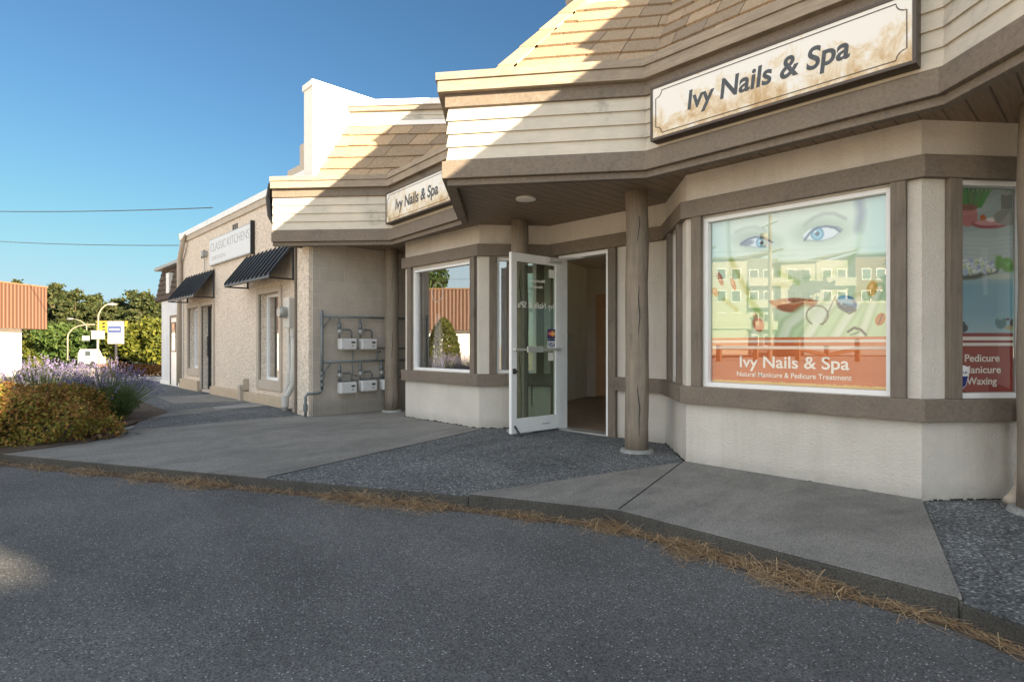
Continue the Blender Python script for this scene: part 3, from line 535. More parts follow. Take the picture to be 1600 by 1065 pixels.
# right-hand poster
A7, e7, n7 = frame(SEG[7]); EX7 = (e7[0], e7[1], 0)
def paint_spa(PX, PY, Z, S):
    u, v = unfold(PX, PY, Z); X = (u - 1480) * 2.958; Y = (v - 270) * 2.958; p = Paint(X, Y, (150, 170, 172)); E = p.ell; L = p.line
    p.put(np.clip((Y - 470) / 60, 0, 1), (96, 148, 166)); p.put(np.clip((150 - Y) / 60, 0, 1), (120, 146, 150)); p.put(np.clip((Y - 640) / 100, 0, 1), (150, 178, 186), .8); p.put(.5 + .5 * p.speck(.02, 2), (176, 190, 190), .35)
    for k in range(40):
        x = 58 + (k * 37 % 140); p.put(L([(x * .6 + 40, 160), (x, 90), (x + (k % 7) * 9 - 10, 40)], 3.2, 3), (30 + k % 5 * 9, 92 + k % 4 * 16, 44), .85)
    p.put(E(95, 196, 46, 52, 0, .12), (176, 120, 120)); p.put(E(95, 160, 46, 14, 0, .2), (120, 80, 70)); p.put(E(196, 236, 84, 22, 0, .12), (150, 84, 92)); p.put(E(196, 230, 70, 14, 0, .3), (196, 150, 150)); p.put(E(165, 206, 14, 12, 0, .4), (190, 110, 60)); p.put(E(205, 216, 26, 10, 0, .4), (226, 214, 210))
    p.put(E(278, 205, 62, 38, 0, .12), (132, 138, 134)); p.put(((X > 250) & (X < 300) & (Y > 92) & (Y < 168)) * 1.0, (112, 120, 116)); p.put(E(275, 94, 26, 10, 0, .2), (150, 156, 150))
    for k in range(5): p.put(L([(60, 300 + 22 * k), (190, 310 + 20 * k), (330, 292 + 20 * k)], 4, 16), (196, 206, 206), .5)
    for k in range(16): a = k * 2.4; p.put(E(280 + 45 * math.sin(a), 425 + 22 * math.cos(a * 1.7), 24, 12, a, .4), (88, 140 + k % 3 * 14, 62), .8)
    p.put(L([(60, 484), (130, 480), (225, 452)], 20, 14), (44, 52, 44), .85)
    for k in range(46):
        x = 66 + (k * 53 % 152); y = 405 + (k * 29 % 66) - (x - 66) * .08; c = ((206, 216, 220), (150, 170, 210), (178, 196, 150), (222, 224, 214))[k % 4]; p.put(E(x, y, 12, 7, k * 1.3, .5), c, .85); p.put(E(x + 3, y + 4, 3, 3, 0, .5), (80, 96, 110), .7)
    p.put(E(240, 480, 60, 12, 0, .6), (190, 196, 170), .6)
    for k in range(4): p.put(L([(160 + 8 * k, 350), (164 + 6 * k, 470), (170 + 5 * k, 560)], 3, 12), (210, 222, 218), .35)
    p.put(E(66, 716, 30, 22, 0, .2), (34, 50, 60)); p.put(E(60, 694, 24, 10, 0, .2), (50, 66, 74)); p.put(E(248, 690, 26, 30, 0, .15), (66, 112, 116)); p.put(E(246, 668, 18, 10, 0, .3), (110, 160, 160)); p.put(E(308, 714, 40, 14, 0, .2), (158, 150, 110)); p.put(E(312, 692, 22, 20, 0, .3), (70, 60, 62)); p.put(E(280, 676, 8, 6, 0, .4), (90, 50, 70))
    p.put(np.clip((Y - 738) / 3, 0, 1), (120, 26, 20)); p.put(np.clip((Y - 808) / 3, 0, 1), (130, 34, 22))
    for a, b in ((755, 772), (785, 800)): p.put(((Y > a) & (Y < b)) * 1.0, (214, 210, 202))
    return p.C
print_grid(7, .297, .763, .727, 2.133, .088, 110, 330, paint_spa, w_right, 1.15)
for tx, zz, a0, wd in (('Pedicure', .937, .395, .262), ('Manicure', .857, .383, .284), ('Waxing', .778, .408, .228)):
    text_mb(tx, PO(7, a0, zz, .0855), EX7, EZ, .052, wd, .016, thick=.001).build('lettering', 'lettering_white', w_right)
O7p = PO(7, 0, 0, .050); SCX = .342
shield = lambda k: [(SCX - .048 * k, .90 - .02 * (1 - k)), (SCX - .048 * k, .84), (SCX - .028 * k, .775), (SCX, .75 + .01 * (1 - k)), (SCX + .028 * k, .775), (SCX + .048 * k, .84), (SCX + .048 * k, .90 - .02 * (1 - k)), (SCX, .915 - .02 * (1 - k))]
film_part('security_sticker', 'visa_white', [shield(1)], w_right, O7p, EX7, .0, .0015)
film_part('sticker_field', 'navy', [[(SCX - .041, .838), (SCX - .025, .778), (SCX, .757), (SCX + .025, .778), (SCX + .041, .838)]], w_right, O7p, EX7, .0017, .0012)
text_mb('TELUS', PO(7, SCX - .034, .855, .0475), EX7, EZ, .018, .068, .01, thick=.001).build('sticker_lettering', 'navy', w_right)
# faint ring decal on the far bay's pane
A2, e2, n2 = frame(SEG[2]); EX2 = (e2[0], e2[1], 0)
m = MB(); c0 = PO(2, .72, 1.78, .049)
rg = [Vector(c0) + Vector(EX2) * (.13 * math.cos(a)) + Vector(EZ) * (.13 * math.sin(a)) for a in np.linspace(0, 2 * math.pi, 33)]
m.tube(rg, .0022, 5, False); m.build('ring_decal', 'lettering_white', w_mid)
# pale drapes inside the far bay window
for a, b2 in ((.30, .62), (1.25, 1.48)):
    m = MB(); n_ = 24; pts = [(a + (b2 - a) * i / n_, -.25 - .03 * math.sin(i * 1.7)) for i in range(n_ + 1)]
    vs = []
    for s_, d_ in pts:
        for z, kx in ((.72, 1), (1.15, .55), (1.5, .12)):
            q = PO(2, (a + b2) / 2 + (s_ - (a + b2) / 2) * kx, z, -d_); vs.append(q)
    m.add(vs, [(3 * i + k, 3 * i + 3 + k, 3 * i + 4 + k, 3 * i + 1 + k) for i in range(n_) for k in range(2)])
    m.build('drape', 'white_cloth', w_mid)

# canopy
CAN = [(-8.40, 3.22), (-7.11, 4.40), (-5.33, 4.26), (-4.14, 3.15), (-2.78, 4.22), (-.71, 4.22), (.48, 3.15), (1.84, 4.22), (3.91, 4.22), (5.10, 3.15), (6.46, 4.22), (9.0, 4.22)]
def runs(name, mat, n0, n1, z0, z1, top=None, bev=.004):
    m = MB(); strip(m, CAN, n0, n1, z0, z1, top); return m.build(name, mat, canopy, bev)
m = MB(); strip(m, CAN, -.06, .015, 2.475, 2.53); canopy = m.build('canopy', 'trim', salon, .004, 'zigzag fascia canopy with cream lap siding')
runs('fascia_board', 'trim', -.05, .06, 2.53, 2.682); runs('drip_edge', 'trim', -.05, .03, 2.682, 2.702)
m = MB()
for k in range(4): strip(m, CAN, -.05, .022, 2.702 + k * .117, 2.702 + (k + 1) * .117, .004)
m.build('lap_siding', 'siding', canopy)
runs('frieze_board', 'trim', -.05, .035, 3.170, 3.285); runs('fascia_board', 'cap_wood', -.05, .095, 3.285, 3.383); runs('roof_cap', 'cap_wood', -.10, .112, 3.383, 3.45)
m = MB(); inner = offset_line(CAN, -.055)
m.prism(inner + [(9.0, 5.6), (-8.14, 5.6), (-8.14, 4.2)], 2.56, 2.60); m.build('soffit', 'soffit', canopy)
m = MB(); m.prism(offset_line(CAN, -.12) + [(9.0, 5.6), (-8.14, 5.6), (-8.14, 4.2)], 3.38, 3.42); m.build('roof_deck', 'roof_felt', canopy)
m = MB(); m.prism([(-8.44, 3.25), (-8.43, 3.70), (-8.40, 3.70), (-8.40, 3.22)], 2.50, 3.40); m.build('end_panel', 'dark_bronze', canopy)
# shake roof
def shakes(mb, BL, BR, TR, TL, rows, tw, th=.028):
    BL, BR, TR, TL = map(Vector, (BL, BR, TR, TL)); nn = (BR - BL).cross(TL - BL).normalized()
    for r in range(rows):
        a0, a1 = r / rows, min(1, (r + 1.12) / rows)
        l0, r0, l1, r1 = BL.lerp(TL, a0), BR.lerp(TR, a0), BL.lerp(TL, a1), BR.lerp(TR, a1)
        L = (r0 - l0).length; x = 0; cuts = [0]; first = random.uniform(.3, 1) * tw
        x = first
        while x < L - .05: cuts.append(x / L); x += tw * random.uniform(.93, 1.07)
        cuts.append(1)
        for c, d in zip(cuts, cuts[1:]):
            g_ = .004 / L; j_ = random.uniform(-.006, .006); up = (TL - BL).normalized() * j_
            p = [l0.lerp(r0, c + g_) + up, l0.lerp(r0, d - g_) + up, l1.lerp(r1, d - g_), l1.lerp(r1, c + g_)]
            lo = th * random.uniform(.85, 1.25)
            q = [p[0] + nn * lo, p[1] + nn * lo, p[2] + nn * .004, p[3] + nn * .004]
            b = [v - nn * .012 for v in p]
            mb.hexa([b[0], b[1], b[2], b[3], q[0], q[1], q[2], q[3]])
roof = MB()
shakes(roof, (-8.15, 3.70, 3.45), (-6.85, 4.90, 3.45), (-6.5, 5.80, 4.425), (-8.15, 4.275, 4.425), 5, .30)
shakes(roof, (-6.9, 4.75, 3.45), (-5.45, 4.50, 3.45), (-4.85, 5.56, 4.83), (-6.5, 5.8, 4.6), 6, .32)
for k in (0, 1, 2):
    o = PAR * k
    shakes(roof, (-4.14 + o, 3.51, 3.45), (-2.92 + o, 4.47, 3.45), (-3.30 + o, 5.56, 4.83), (-4.14 + o, 4.90, 4.83), 7, .31)
    if k < 2: shakes(roof, (-2.92 + o, 4.47, 3.45), (-.60 + o, 4.47, 3.45), (-.22 + o, 5.56, 4.83), (-3.30 + o, 5.56, 4.83), 7, .31)
    shakes(roof, (-5.22 + o, 4.47, 3.45), (-4.14 + o, 3.51, 3.45), (-4.14 + o, 4.90, 4.83), (-4.84 + o, 5.56, 4.83), 7, .31)
roof_o = roof.build('roof', 'shake', salon, label='thick brown shingles in stepped courses')
for k in (0, 1, 2):
    hc = MB()
    a, b2 = Vector((-4.14 + PAR * k, 3.47, 3.45)), Vector((-4.14 + PAR * k, 4.92, 4.87))
    for r in range(5):
        p, q = a.lerp(b2, r / 5), a.lerp(b2, min(1, (r + 1.15) / 5)); up = Vector((0, -.62, .63))
        for sx, sy in ((1, .62), (-1, .62)):
            s1 = Vector((sx * .115, .085 * 0 + .09, -.0)); 
            hexa = [p + up * .0, p + s1, q + s1, q, p + up * .035, p + s1 + up * .03, q + s1 + up * .02, q + up * .025]
            if sx < 0: hexa = [hexa[i] for i in (1, 0, 3, 2, 5, 4, 7, 6)]
            hc.hexa(hexa)
    hc.build('hip_cap', 'shake', roof_o)
m = MB(); strip(m, [(-8.15, 4.245), (-6.5, 5.77)], -.03, .015, 4.40, 4.47); m.build('flashing', 'white_metal', roof_o)
UP = [(-4.86, 5.60), (-4.14, 4.93), (-3.30, 5.60), (-.22, 5.60), (.48, 4.93), (1.32, 5.60), (4.40, 5.60), (5.10, 4.93), (5.94, 5.60), (9, 5.60)]
UZ = [4.98 if abs(y - 4.93) < .01 else 5.50 for x, y in UP]; uz = lambda d: [z + d for z in UZ]  # unseen tops raked to shape the shadow on the neighbouring roof
m = MB(); strip(m, UP, -.03, .045, 4.80, 4.87); m.build('flashing', 'white_metal', roof_o)
up_wall = MB(); strip(up_wall, [(-8.15, 4.30), (-6.5, 5.82)], -.10, .0, 4.44, 4.78); strip(up_wall, UP, -.1, .015, 4.84, UZ)
uw = up_wall.build('parapet_wall', 'siding', salon)
m = MB(); strip(m, [(-8.15, 4.30), (-6.5, 5.82)], -.02, .016, 4.56, 4.63, .004); strip(m, [(-8.15, 4.30), (-6.5, 5.82)], -.02, .016, 4.49, 4.56, .004); m.build('lap_siding', 'siding', uw)
m = MB(); strip(m, [(-8.15, 4.30), (-6.5, 5.82)], -.02, .05, 4.63, 4.70); strip(m, UP, -.02, .03, uz(-.09), uz(-.01)); m.build('trim_board', 'cap_wood', uw, .004)
m = MB(); strip(m, [(-8.15, 4.30), (-6.5, 5.82)], -.14, .075, 4.70, 4.79); strip(m, UP, -.14, .04, uz(.002), uz(.04)); m.build('parapet_cap', 'white_metal', uw, .004)
m = MB(); m.box(-8.14, 6.0, 4.25, 9, 15, 4.35); m.build('flat_roof', 'roof_felt', salon)
m = MB(); m.box(-8.14, 14.9, 0, -7.6, 15.0, 4.25); m.box(8.4, 14.9, 0, 9, 15.0, 4.25); m.box(-7.6, 14.9, 0, 8.4, 15.0, .8); m.box(-7.6, 14.9, 2.5, 8.4, 15.0, 4.25); m.box(8.9, 5.6, 0, 9.0, 14.9, 4.25); bw_ = m.build('back_wall', 'stucco', salon)
m = MB(); m.box(-7.6, 14.93, .8, 8.4, 14.94, 2.5); m.build('added_rear_window', 'door_glass', bw_)  # unseen glazing added to let daylight into the room behind the door
# interior seen through the door
m = MB(); m.box(-8.1, 5.5, -.05, 8.8, 14.8, .012); m.build('interior_floor', 'inner_floor', salon)
m = MB(); m.box(-8.1, 5.62, 2.60, 8.8, 14.8, 2.66); m.build('ceiling', 'inner_wall', salon)
m = MB(); IA = ((-7.42, 9.13), (-6.95, 7.8)); IA = ((-6.95, 7.8), (-7.42, 9.13))
m.add([(-6.85, 7.5, .012), (-7.42, 9.13, .012), (-7.42, 9.13, 2.6), (-6.85, 7.5, 2.6)], [(0, 1, 2, 3)]); iw = m.build('interior_wall', 'inner_wall', salon)
for fx, z in ((.45, 1.15), (.6, .35), (.72, 1.25)): m = MB(); m.seg(((-6.85, 7.5), (-7.42, 9.13)), 1.727 * fx, 1.727 * fx + .09, -.02, .02, z, z + .13); m.build('switch_plate', 'switch_white', iw)
m = MB()
IB = ((-7.42, 9.13), (-7.42 + .688 * 3.2, 9.13 + .725 * 3.2))
m.seg(IB, -.0, .16, -.1, 0, .012, 2.6); m.seg(IB, 1.06, 3.2, -.1, 0, .012, 2.6); m.seg(IB, .16, 1.06, -.1, 0, 2.10, 2.6)
m.build('interior_wall', 'inner_wall', salon); m = MB(); m.add([(-6.85, 7.5, .012), (-8.1, 7.5, .012), (-8.1, 7.5, 2.6), (-6.85, 7.5, 2.6)], [(0, 1, 2, 3)])
m.build('interior_wall', 'inner_wall', salon)
m = MB(); m.seg(IB, .10, .18, 0, .015, .012, 2.16); m.seg(IB, 1.04, 1.12, 0, .015, .012, 2.16); m.seg(IB, .18, 1.04, 0, .015, 2.08, 2.16); m.build('interior_door_frame', 'inner_wall', salon)
m = MB(); m.seg(IB, .18, 1.04, -.07, -.03, .02, 2.08); idr = m.build('interior_door', 'inner_door', salon)
m = MB()
for a, b2, z0, z1 in ((.27, .56, .25, .78), (.66, .95, .25, .78), (.27, .56, .95, 1.5), (.66, .95, .95, 1.5), (.27, .56, 1.62, 1.95), (.66, .95, 1.62, 1.95)): m.seg(IB, a, b2, -.031, -.022, z0, z1)
m.build('door_panel', 'inner_door', idr, .008)
# entry door: jambs, threshold, open leaf
m = MB(); m.seg(SEG[4], .17, .205, -.1, .03, .0, 2.15); m.seg(SEG[4], .895, .93, -.1, .03, 0, 2.15); m.seg(SEG[4], .205, .895, -.1, .03, 2.11, 2.15); dfr = m.build('door_frame', 'white_frame', salon, .003)
m = MB(); m.seg(SEG[4], .205, .895, -.12, .06, .0, .022); m.build('threshold', 'aluminium', dfr)
hx, hy = SEG[4][0][0] + .19, SEG[4][0][1] - .03
DL = ((hx - .03, hy - .815), (hx, hy))     # leaf: s from the free edge to the hinge; n points to +x
door = MB(); z0, z1, L = .03, 2.12, .815
door.seg(DL, 0, .085, -.022, .022, z0, z1); door.seg(DL, L - .085, L, -.022, .022, z0, z1); door.seg(DL, .085, L - .085, -.022, .022, z0, z0 + .17); door.seg(DL, .085, L - .085, -.022, .022, z1 - .10, z1)
door_o = door.build('entry_door', 'white_frame', salon, .004, 'white framed glass door standing wide open')
m = MB(); m.seg(DL, .085, L - .085, -.004, .004, z0 + .17, z1 - .10); m.build('pane', 'door_glass', door_o)
m = MB(); m.seg(DL, .03, L - .03, .045, .060, .985, 1.015); m.seg(DL, .22, .47, .045, .068, .965, 1.035); m.seg(DL, .03, .05, .022, .045, .985, 1.015); m.seg(DL, L - .05, L - .03, .022, .045, .985, 1.015); m.build('push_bar', 'aluminium', door_o, .003)
m = MB(); m.seg(DL, .02, .06, .022, .034, .72, .78); m.tube([(DL[0][0] + .035, DL[0][1] + .035, .75), (DL[0][0] + .07, DL[0][1] + .035, .75)], .018, 10); m.build('lock', 'black', door_o)
m = MB(); m.seg(DL, L - .24, L - .02, .022, .06, 2.05, 2.10); m.build('door_closer', 'aluminium', door_o, .004)
m = MB(); m.tube([(hx + .04, hy - .15, 2.09), (hx + .33, hy + .03, 2.10), (hx + .36, hy + .05, 2.11)], .012, 8); m.build('closer_arm', 'aluminium', dfr)
m = MB(); m.tube([(hx - .0, hy - .77, .12), (hx + .045, hy - .76, .06), (hx + .09, hy - .75, .0)], [.012, .010, .016], 8); m.build('door_stop', 'black', door_o)
eD = Vector((DL[1][0] - DL[0][0], DL[1][1] - DL[0][1], 0)).normalized()
def PD(s, z, n): A, e, nn = frame(DL); return (A[0] + e[0] * s + nn[0] * n, A[1] + e[1] * s + nn[1] * n, z)
rev = tuple(-eD)
text_mb('Ivy Nails & SPa', PD(.712, 1.49, .006), rev, EZ, .075, .60, .01).build('lettering', 'lettering_white', door_o)
text_mb('Manicure', PD(.55, 1.80, .006), rev, EZ, .040, .24, .006).build('lettering', 'lettering_white', door_o)
text_mb('Above', PD(.52, 1.73, .006), rev, EZ, .036, .17, .006).build('lettering', 'lettering_white', door_o)
OD = PD(0, 0, .0055); eDt = tuple(eD)
def fpd(name, mat, polys, lift): return film_part(name, mat, polys, door_o, OD, eDt, lift)
fpd('card_sticker', 'visa_white', [[(.60, 1.00), (.735, 1.00), (.735, 1.12), (.60, 1.12)]], .0)
fpd('card_sticker', 'navy', [[(.60, 1.13), (.735, 1.13), (.735, 1.245), (.60, 1.245)], [(.60, 1.10), (.735, 1.10), (.735, 1.12), (.60, 1.12)]], .0015)
fpd('card_emblem', 'red', [ell(.645, 1.19, .036, .036, 16)], .003); fpd('card_emblem', 'amber', [ell(.69, 1.19, .036, .036, 16)], .0042)
text_mb('VISA', PD(.612, 1.03, .0085), eDt, EZ, .055, .11, .014, .25).build('card_lettering', 'navy', door_o)
text_mb('MasterCard', PD(.613, 1.183, .0112), eDt, EZ, .016, .108, .01).build('card_lettering', 'visa_white', door_o)
fpd('paper_note', 'lettering_white', [[(.61, .86), (.70, .86), (.70, .96), (.61, .96)]], .0); fpd('paper_note', 'lettering_white', [[(.62, 1.87), (.72, 1.87), (.72, 1.97), (.62, 1.97)]], .0)
text_mb('PUSH', PD(.50, .10, .0235), eDt, EZ, .015, .12, .006).build('floor_lettering', 'ink', door_o)
# recessed light under the canopy
m = MB(); m.tube([(-4.20, 4.18, 2.545), (-4.20, 4.18, 2.562)], [.105, .10], 24); dl = m.build('downlight', 'white_metal', salon)
m = MB(); m.tube([(-4.20, 4.18, 2.541), (-4.20, 4.18, 2.547)], .075, 24); m.build('lens', 'lettering_white', dl)
# log columns on concrete feet
def column(x, y, r, top=2.56):
    m = MB(); path = []; rs = []
    for i in range(12):
        t_ = i / 11; path.append((x + .006 * math.sin(i * 1.3 + x), y + .006 * math.cos(i * 1.7 + x), .03 + (top - .03) * t_)); rs.append(r * (1.03 - .07 * t_ + .012 * math.sin(i * 2.1 + x)))
    m.tube(path, rs, 22); c = m.build('column', 'log', salon, smooth=True)
    f = MB(); f.tube([(x, y, 0), (x, y, .028), (x, y, .034)], [r * 1.5, r * 1.42, r * 1.25], 24); f.build('column_foot', 'patch', c)
    cr = MB(); pts = []      # the long drying crack: a dark wavy groove filler let into the surface
    ang = math.atan2(-y, -x) + .12
    for i in range(26):
        z = .08 + (2.3 - .08) * i / 25; q = ang + .10 * math.sin(i * .55) + .05 * math.sin(i * 1.9); rr = r * (1.03 - .07 * z / 2.5) - .0035
        pts.append((x + rr * math.cos(q), y + rr * math.sin(q), z))
    cr.tube(pts, [.0042 * abs(math.sin(i * .33 + x)) + .0008 for i in range(26)], 5); cr.build('crack', 'black', c)
for x, y, r in ((-7.90, 4.88, .108), (-5.01, 4.88, .108), (-3.27, 4.80, .112), (-.335, 4.845, .112), (1.35, 4.82, .112), (4.2, 4.82, .112)): column(x, y, r)
# chain hanging left of the door, downspout by the right column
m = MB()
for i in range(11):
    z = .56 - .026 * i; A3, e3, n3 = frame(SEG[3]); c = Vector(PO(3, .66, z, -.045)); a = Vector((e3[0], e3[1], 0)) if i % 2 else Vector((n3[0], n3[1], 0))
    m.tube([c + a * (.009 * math.cos(t_)) + Vector((0, 0, .019 * math.sin(t_))) for t_ in np.linspace(0, 2 * math.pi, 9)], .003, 4, False)
tag(m.build('chain', 'black'), 'short dark chain hanging from the sill beside the glass door', 'chain')
ds = thing('downspout', 'beige rain pipe with bent foot beside the right hand log column', 'downspout', (-.56, 4.98, 0))
m = MB(); m.tube([(-.44, 5.09, .14), (-.44, 5.09, .66)], .030, 12); m.build('pipe', 'beige_paint', ds, smooth=True)
m = MB(); m.tube([(-.44, 5.09, .20), (-.44, 5.07, .12), (-.47, 5.0, .05), (-.49, 4.95, .02)], [.042, .042, .042, .044], 14); m.build('elbow', 'beige_paint', ds, smooth=True)

m = MB()
for a_, b_ in ((1, 4), (5, 9)):
    for p, q in zip(FAC[a_:b_ + 1], FAC[a_ + 1:b_ + 1]):
        L_ = seglen((p, q)); x_ = 0
        while x_ < L_ - .005: w_ = min(random.uniform(.015, .04), L_ - x_); h_ = max(.0, random.gauss(.007, .005)); m.seg((p, q), x_, x_ + w_, -.01, .003 + .8 * h_ * random.random(), .001, .0045 + h_); x_ += w_
tag(m.build('wall_foot_grit', 'joint'), 'thin dark line of grit along the foot of the stucco bays', 'grit', kind='stuff')

# ---------------------------------------------------------------- sign boxes
def sign(gseg, s0, s1, z0, z1, n0, n1, label, t0, t1, tz, th):
    A, e, n = frame(gseg); mid = ((s0 + s1) / 2); root = thing('shop_sign', label, 'sign', (A[0] + e[0] * mid, A[1] + e[1] * mid, z0), 'nail salon signs on the canopy')
    m = MB(); fr = .022
    m.seg(gseg, s0, s1, n0, n1 - .012, z0, z1); m.seg(gseg, s0, s1, n1 - .012, n1, z0, z0 + fr); m.seg(gseg, s0, s1, n1 - .012, n1, z1 - fr, z1); m.seg(gseg, s0, s0 + fr, n1 - .012, n1, z0 + fr, z1 - fr); m.seg(gseg, s1 - fr, s1, n1 - .012, n1, z0 + fr, z1 - fr)
    m.build('cabinet', 'dark_bronze', root, .003)
    m = MB(); m.seg(gseg, s0 + fr, s1 - fr, n1 - .012, n1 - .007, z0 + fr, z1 - fr); m.build('face_panel', 'sign_face', root)
    P = lambda s, z, nn: Vector((A[0] + e[0] * s + n[0] * nn, A[1] + e[1] * s + n[1] * nn, z))
    a0, a1, b0, b1, c = s0 + .05, s1 - .05, z0 + .05, z1 - .05, .055; pts = []
    for cx, cz, q0 in ((a0, b0, 90), (a1, b0, 180), (a1, b1, 270), (a0, b1, 360)):
        for i in range(6): q = math.radians(q0 - 90 * i / 5); pts.append(P(cx + c * math.cos(q), cz + c * math.sin(q), n1 - .006))
    pts.append(pts[0]); m = MB(); m.tube(pts, .0035, 5, False); m.build('border_line', 'ink_line', root)
    text_mb('Ivy Nails & Spa', P(t0, tz, n1 - .006), (e[0], e[1], 0), EZ, th, t1 - t0, .022, .12).build('lettering', 'ink', root)
    return root
SG1 = (CAN[4], CAN[5]); SG0 = (CAN[1], CAN[2])
sign(SG1, .125, 1.955, 2.722, 3.165, .024, .135, 'rust stained salon sign box, the near one above the big poster window', .46, 1.60, 2.888, .150)
sign(SG0, .06, 1.76, 2.735, 3.17, .024, .135, 'smaller looking salon sign box half hidden behind the pointed canopy', .34, 1.44, 2.888, .148)

# ---------------------------------------------------------------- party wall with gas meters
pw = thing('party_wall', 'tall block party wall painted beige below and white above the roof', 'wall', (-8.3, 4, 0))
m = MB(); m.box(-8.45, 3.70, 0, -8.15, 15, 4.86); m.build('wall', 'block', pw)
m = MB(); m.box(-8.475, 3.68, 4.86, -8.13, 15, 4.95); m.build('coping', 'white_paint', pw, .004)
m = MB(); m.box(-8.60, 3.66, 0, -8.20, 3.698, 3.3); m.build('pilaster', 'rough_stucco', pw)
m = MB(); m.box(-8.64, 3.63, 0, -8.602, 3.76, 2.9); m.build('corner_trim', 'trim_vertical', pw)
m = MB(); m.box(-9.30, 4.0, 3.5, -8.452, 4.3, 4.34); m.box(-9.82, 4.01, 3.5, -9.302, 4.29, 4.03); m.build('stepped_parapet', 'beige_paint', pw)
m = MB(); m.tube([(-8.50, 3.22, 3.40), (-8.60, 3.24, 3.2), (-8.60, 3.26, 2.95), (-8.53, 3.32, 2.76), (-8.49, 3.45, 2.70)], [.03, .05, .045, .03, .02], 8); tag(m.build('cable_bundle', 'black'), 'black cable bundle hanging off the left end of the canopy', 'cable')
gp = thing('gas_pipework', 'grey gas pipe rack on the painted block wall', 'pipework', (-8.1, 4.2, 0))
XM = -8.06
m = MB(); m.tube([(XM, 3.80, .40), (XM, 3.80, 1.56)], .021, 10); m.tube([(XM, 3.80, .40), (XM - .0, 3.78, .36), (XM, 3.70, .345), (XM, 3.58, .345), (XM, 3.55, .30), (XM, 3.55, .02)], .020, 10); m.build('riser', 'pipe', gp, smooth=True)
for z in (1.475, .80):
    m = MB(); m.tube([(XM, 3.80, z), (XM, 5.3, z + .01)], .017, 10); m.build('header_pipe', 'pipe', gp, smooth=True)
    m = MB(); m.tube([(XM, 3.81, z - .18), (XM, 3.95, z)], .011, 6); m.tube([(-8.15, 3.95, z), (XM, 3.95, z)], .012, 6); m.build('bracket', 'pipe', gp)
m = MB(); m.tube([(XM, 4.05, 1.0), (XM - .02, 5.3, 1.0)], .014, 8); m.tube([(XM - .01, 4.05, .52), (XM - .02, 5.3, .54)], .014, 8); m.tube([(XM, 4.29, 1.0), (XM, 4.29, .6), (XM, 4.37, .58)], .009, 8); m.tube([(XM, 4.77, .95), (XM, 4.72, .94), (XM, 4.70, .80)], .014, 8); m.build('outlet_pipe', 'pipe', gp, smooth=True)
for z in (.33, .42, .50): m = MB(); m.tube([(XM, 3.80, z + .12), (XM, 3.80, z + .16)], .030, 10); m.build('pipe_joint', 'pipe', gp)
m = MB(); m.tube([(XM, 3.55, .10), (XM, 3.55, .20)], .032, 10); m.build('valve', 'pipe', gp)
m = MB(); m.tube([(XM, 3.80, .55), (XM + .05, 3.82, .62)], .016, 8); m.build('valve', 'pipe', gp)
def meter_proto():
    r = thing('gas_meter', '', 'gas meter', (0, 0, 0), 'gas meters on the block wall')
    m = MB(); m.box(-.03, -.135, -.175, .10, .135, -.005); m.build('casing', 'meter_white', r, .022)
    m = MB(); m.box(.1, -.14 + .175, -.075, .104, -.14 + .235, -.05); m.build('display', 'black', r)
    m = MB(); m.tube([(0, -.11, .30), (0, -.11, .0)], .014, 8); m.tube([(0, -.11, .13), (0, -.11, .24)], [.028, .024], 10); m.tube([(0, .09, 0), (0, .09, .10), (0, .06, .13), (0, -.02, .13), (0, -.09, .13)], .014, 8); m.build('fitting', 'pipe', r, smooth=True)
    m = MB(); m.tube([(.0, -.11, .10), (.03, -.11, .10)], .040, 14); m.tube([(.03, -.11, .10), (.05, -.11, .10)], [.035, .02], 14); m.build('regulator', 'grey_metal', r)
    for y_, z_, r_ in ((-.10, -.03, .006), (-.10, -.15, .006), (.055, -.115, .016)): m = MB(); m.tube([(.1, y_, z_), (.104, y_, z_)], r_, 10); m.build('screw', 'grey_metal', r)
    return r
mp = meter_proto()
MET = [(4.185, 1.155, 'white gas meter box in the upper row, nearest the pipe riser'), (4.53, 1.155, 'white gas meter box in the upper row, nearest the log column'),
       (4.185, .497, 'white gas meter box in the lower row, nearest the pipe riser'), (4.53, .512, 'white gas meter box in the middle of the lower row'), (4.90, .515, 'white gas meter box in the lower row, half hidden by the log column')]
for i, (y, z, lb) in enumerate(MET):
    o = mp if i == 0 else dup(mp, (0, 0, 0)); o.location = (XM, y, z); o['label'] = lb

# ---------------------------------------------------------------- kitchen showroom
KY = 3.90
kb = thing('showroom_building', 'speckled stucco showroom with metal awnings and a brown wooden plinth', 'building', (-12, 4, 0))
KS = ((-15.95, KY), (-8.46, KY))
def ks(x): return x + 15.95
ops = [(-15.40, -14.55, .50, 1.93), (-14.33, -13.50, .05, 1.93), (-10.80, -9.86, .42, 1.97)]
m = MB(); xs = -15.95
for x0, x1, z0, z1 in ops:
    m.seg(KS, ks(xs), ks(x0), -.25, 0, 0, 3.56); m.seg(KS, ks(x0), ks(x1), -.25, 0, z1, 3.56); m.seg(KS, ks(x0), ks(x1), -.25, 0, 0, z0); xs = x1
m.seg(KS, ks(xs), ks(-8.46), -.25, 0, 0, 3.56); m.build('wall', 'rough_stucco', kb)
m = MB(); m.box(-15.95, KY + .25, 0, -15.7, 15, 3.56); m.box(-15.95, 14.8, 0, -8.5, 15, 3.5); m.build('back_wall', 'rough_stucco', kb)
m = MB(); m.seg(KS, -.02, ks(-8.46), -.2, .03, 3.56, 3.68); m.build('trim_board', 'beige_paint', kb, .004)
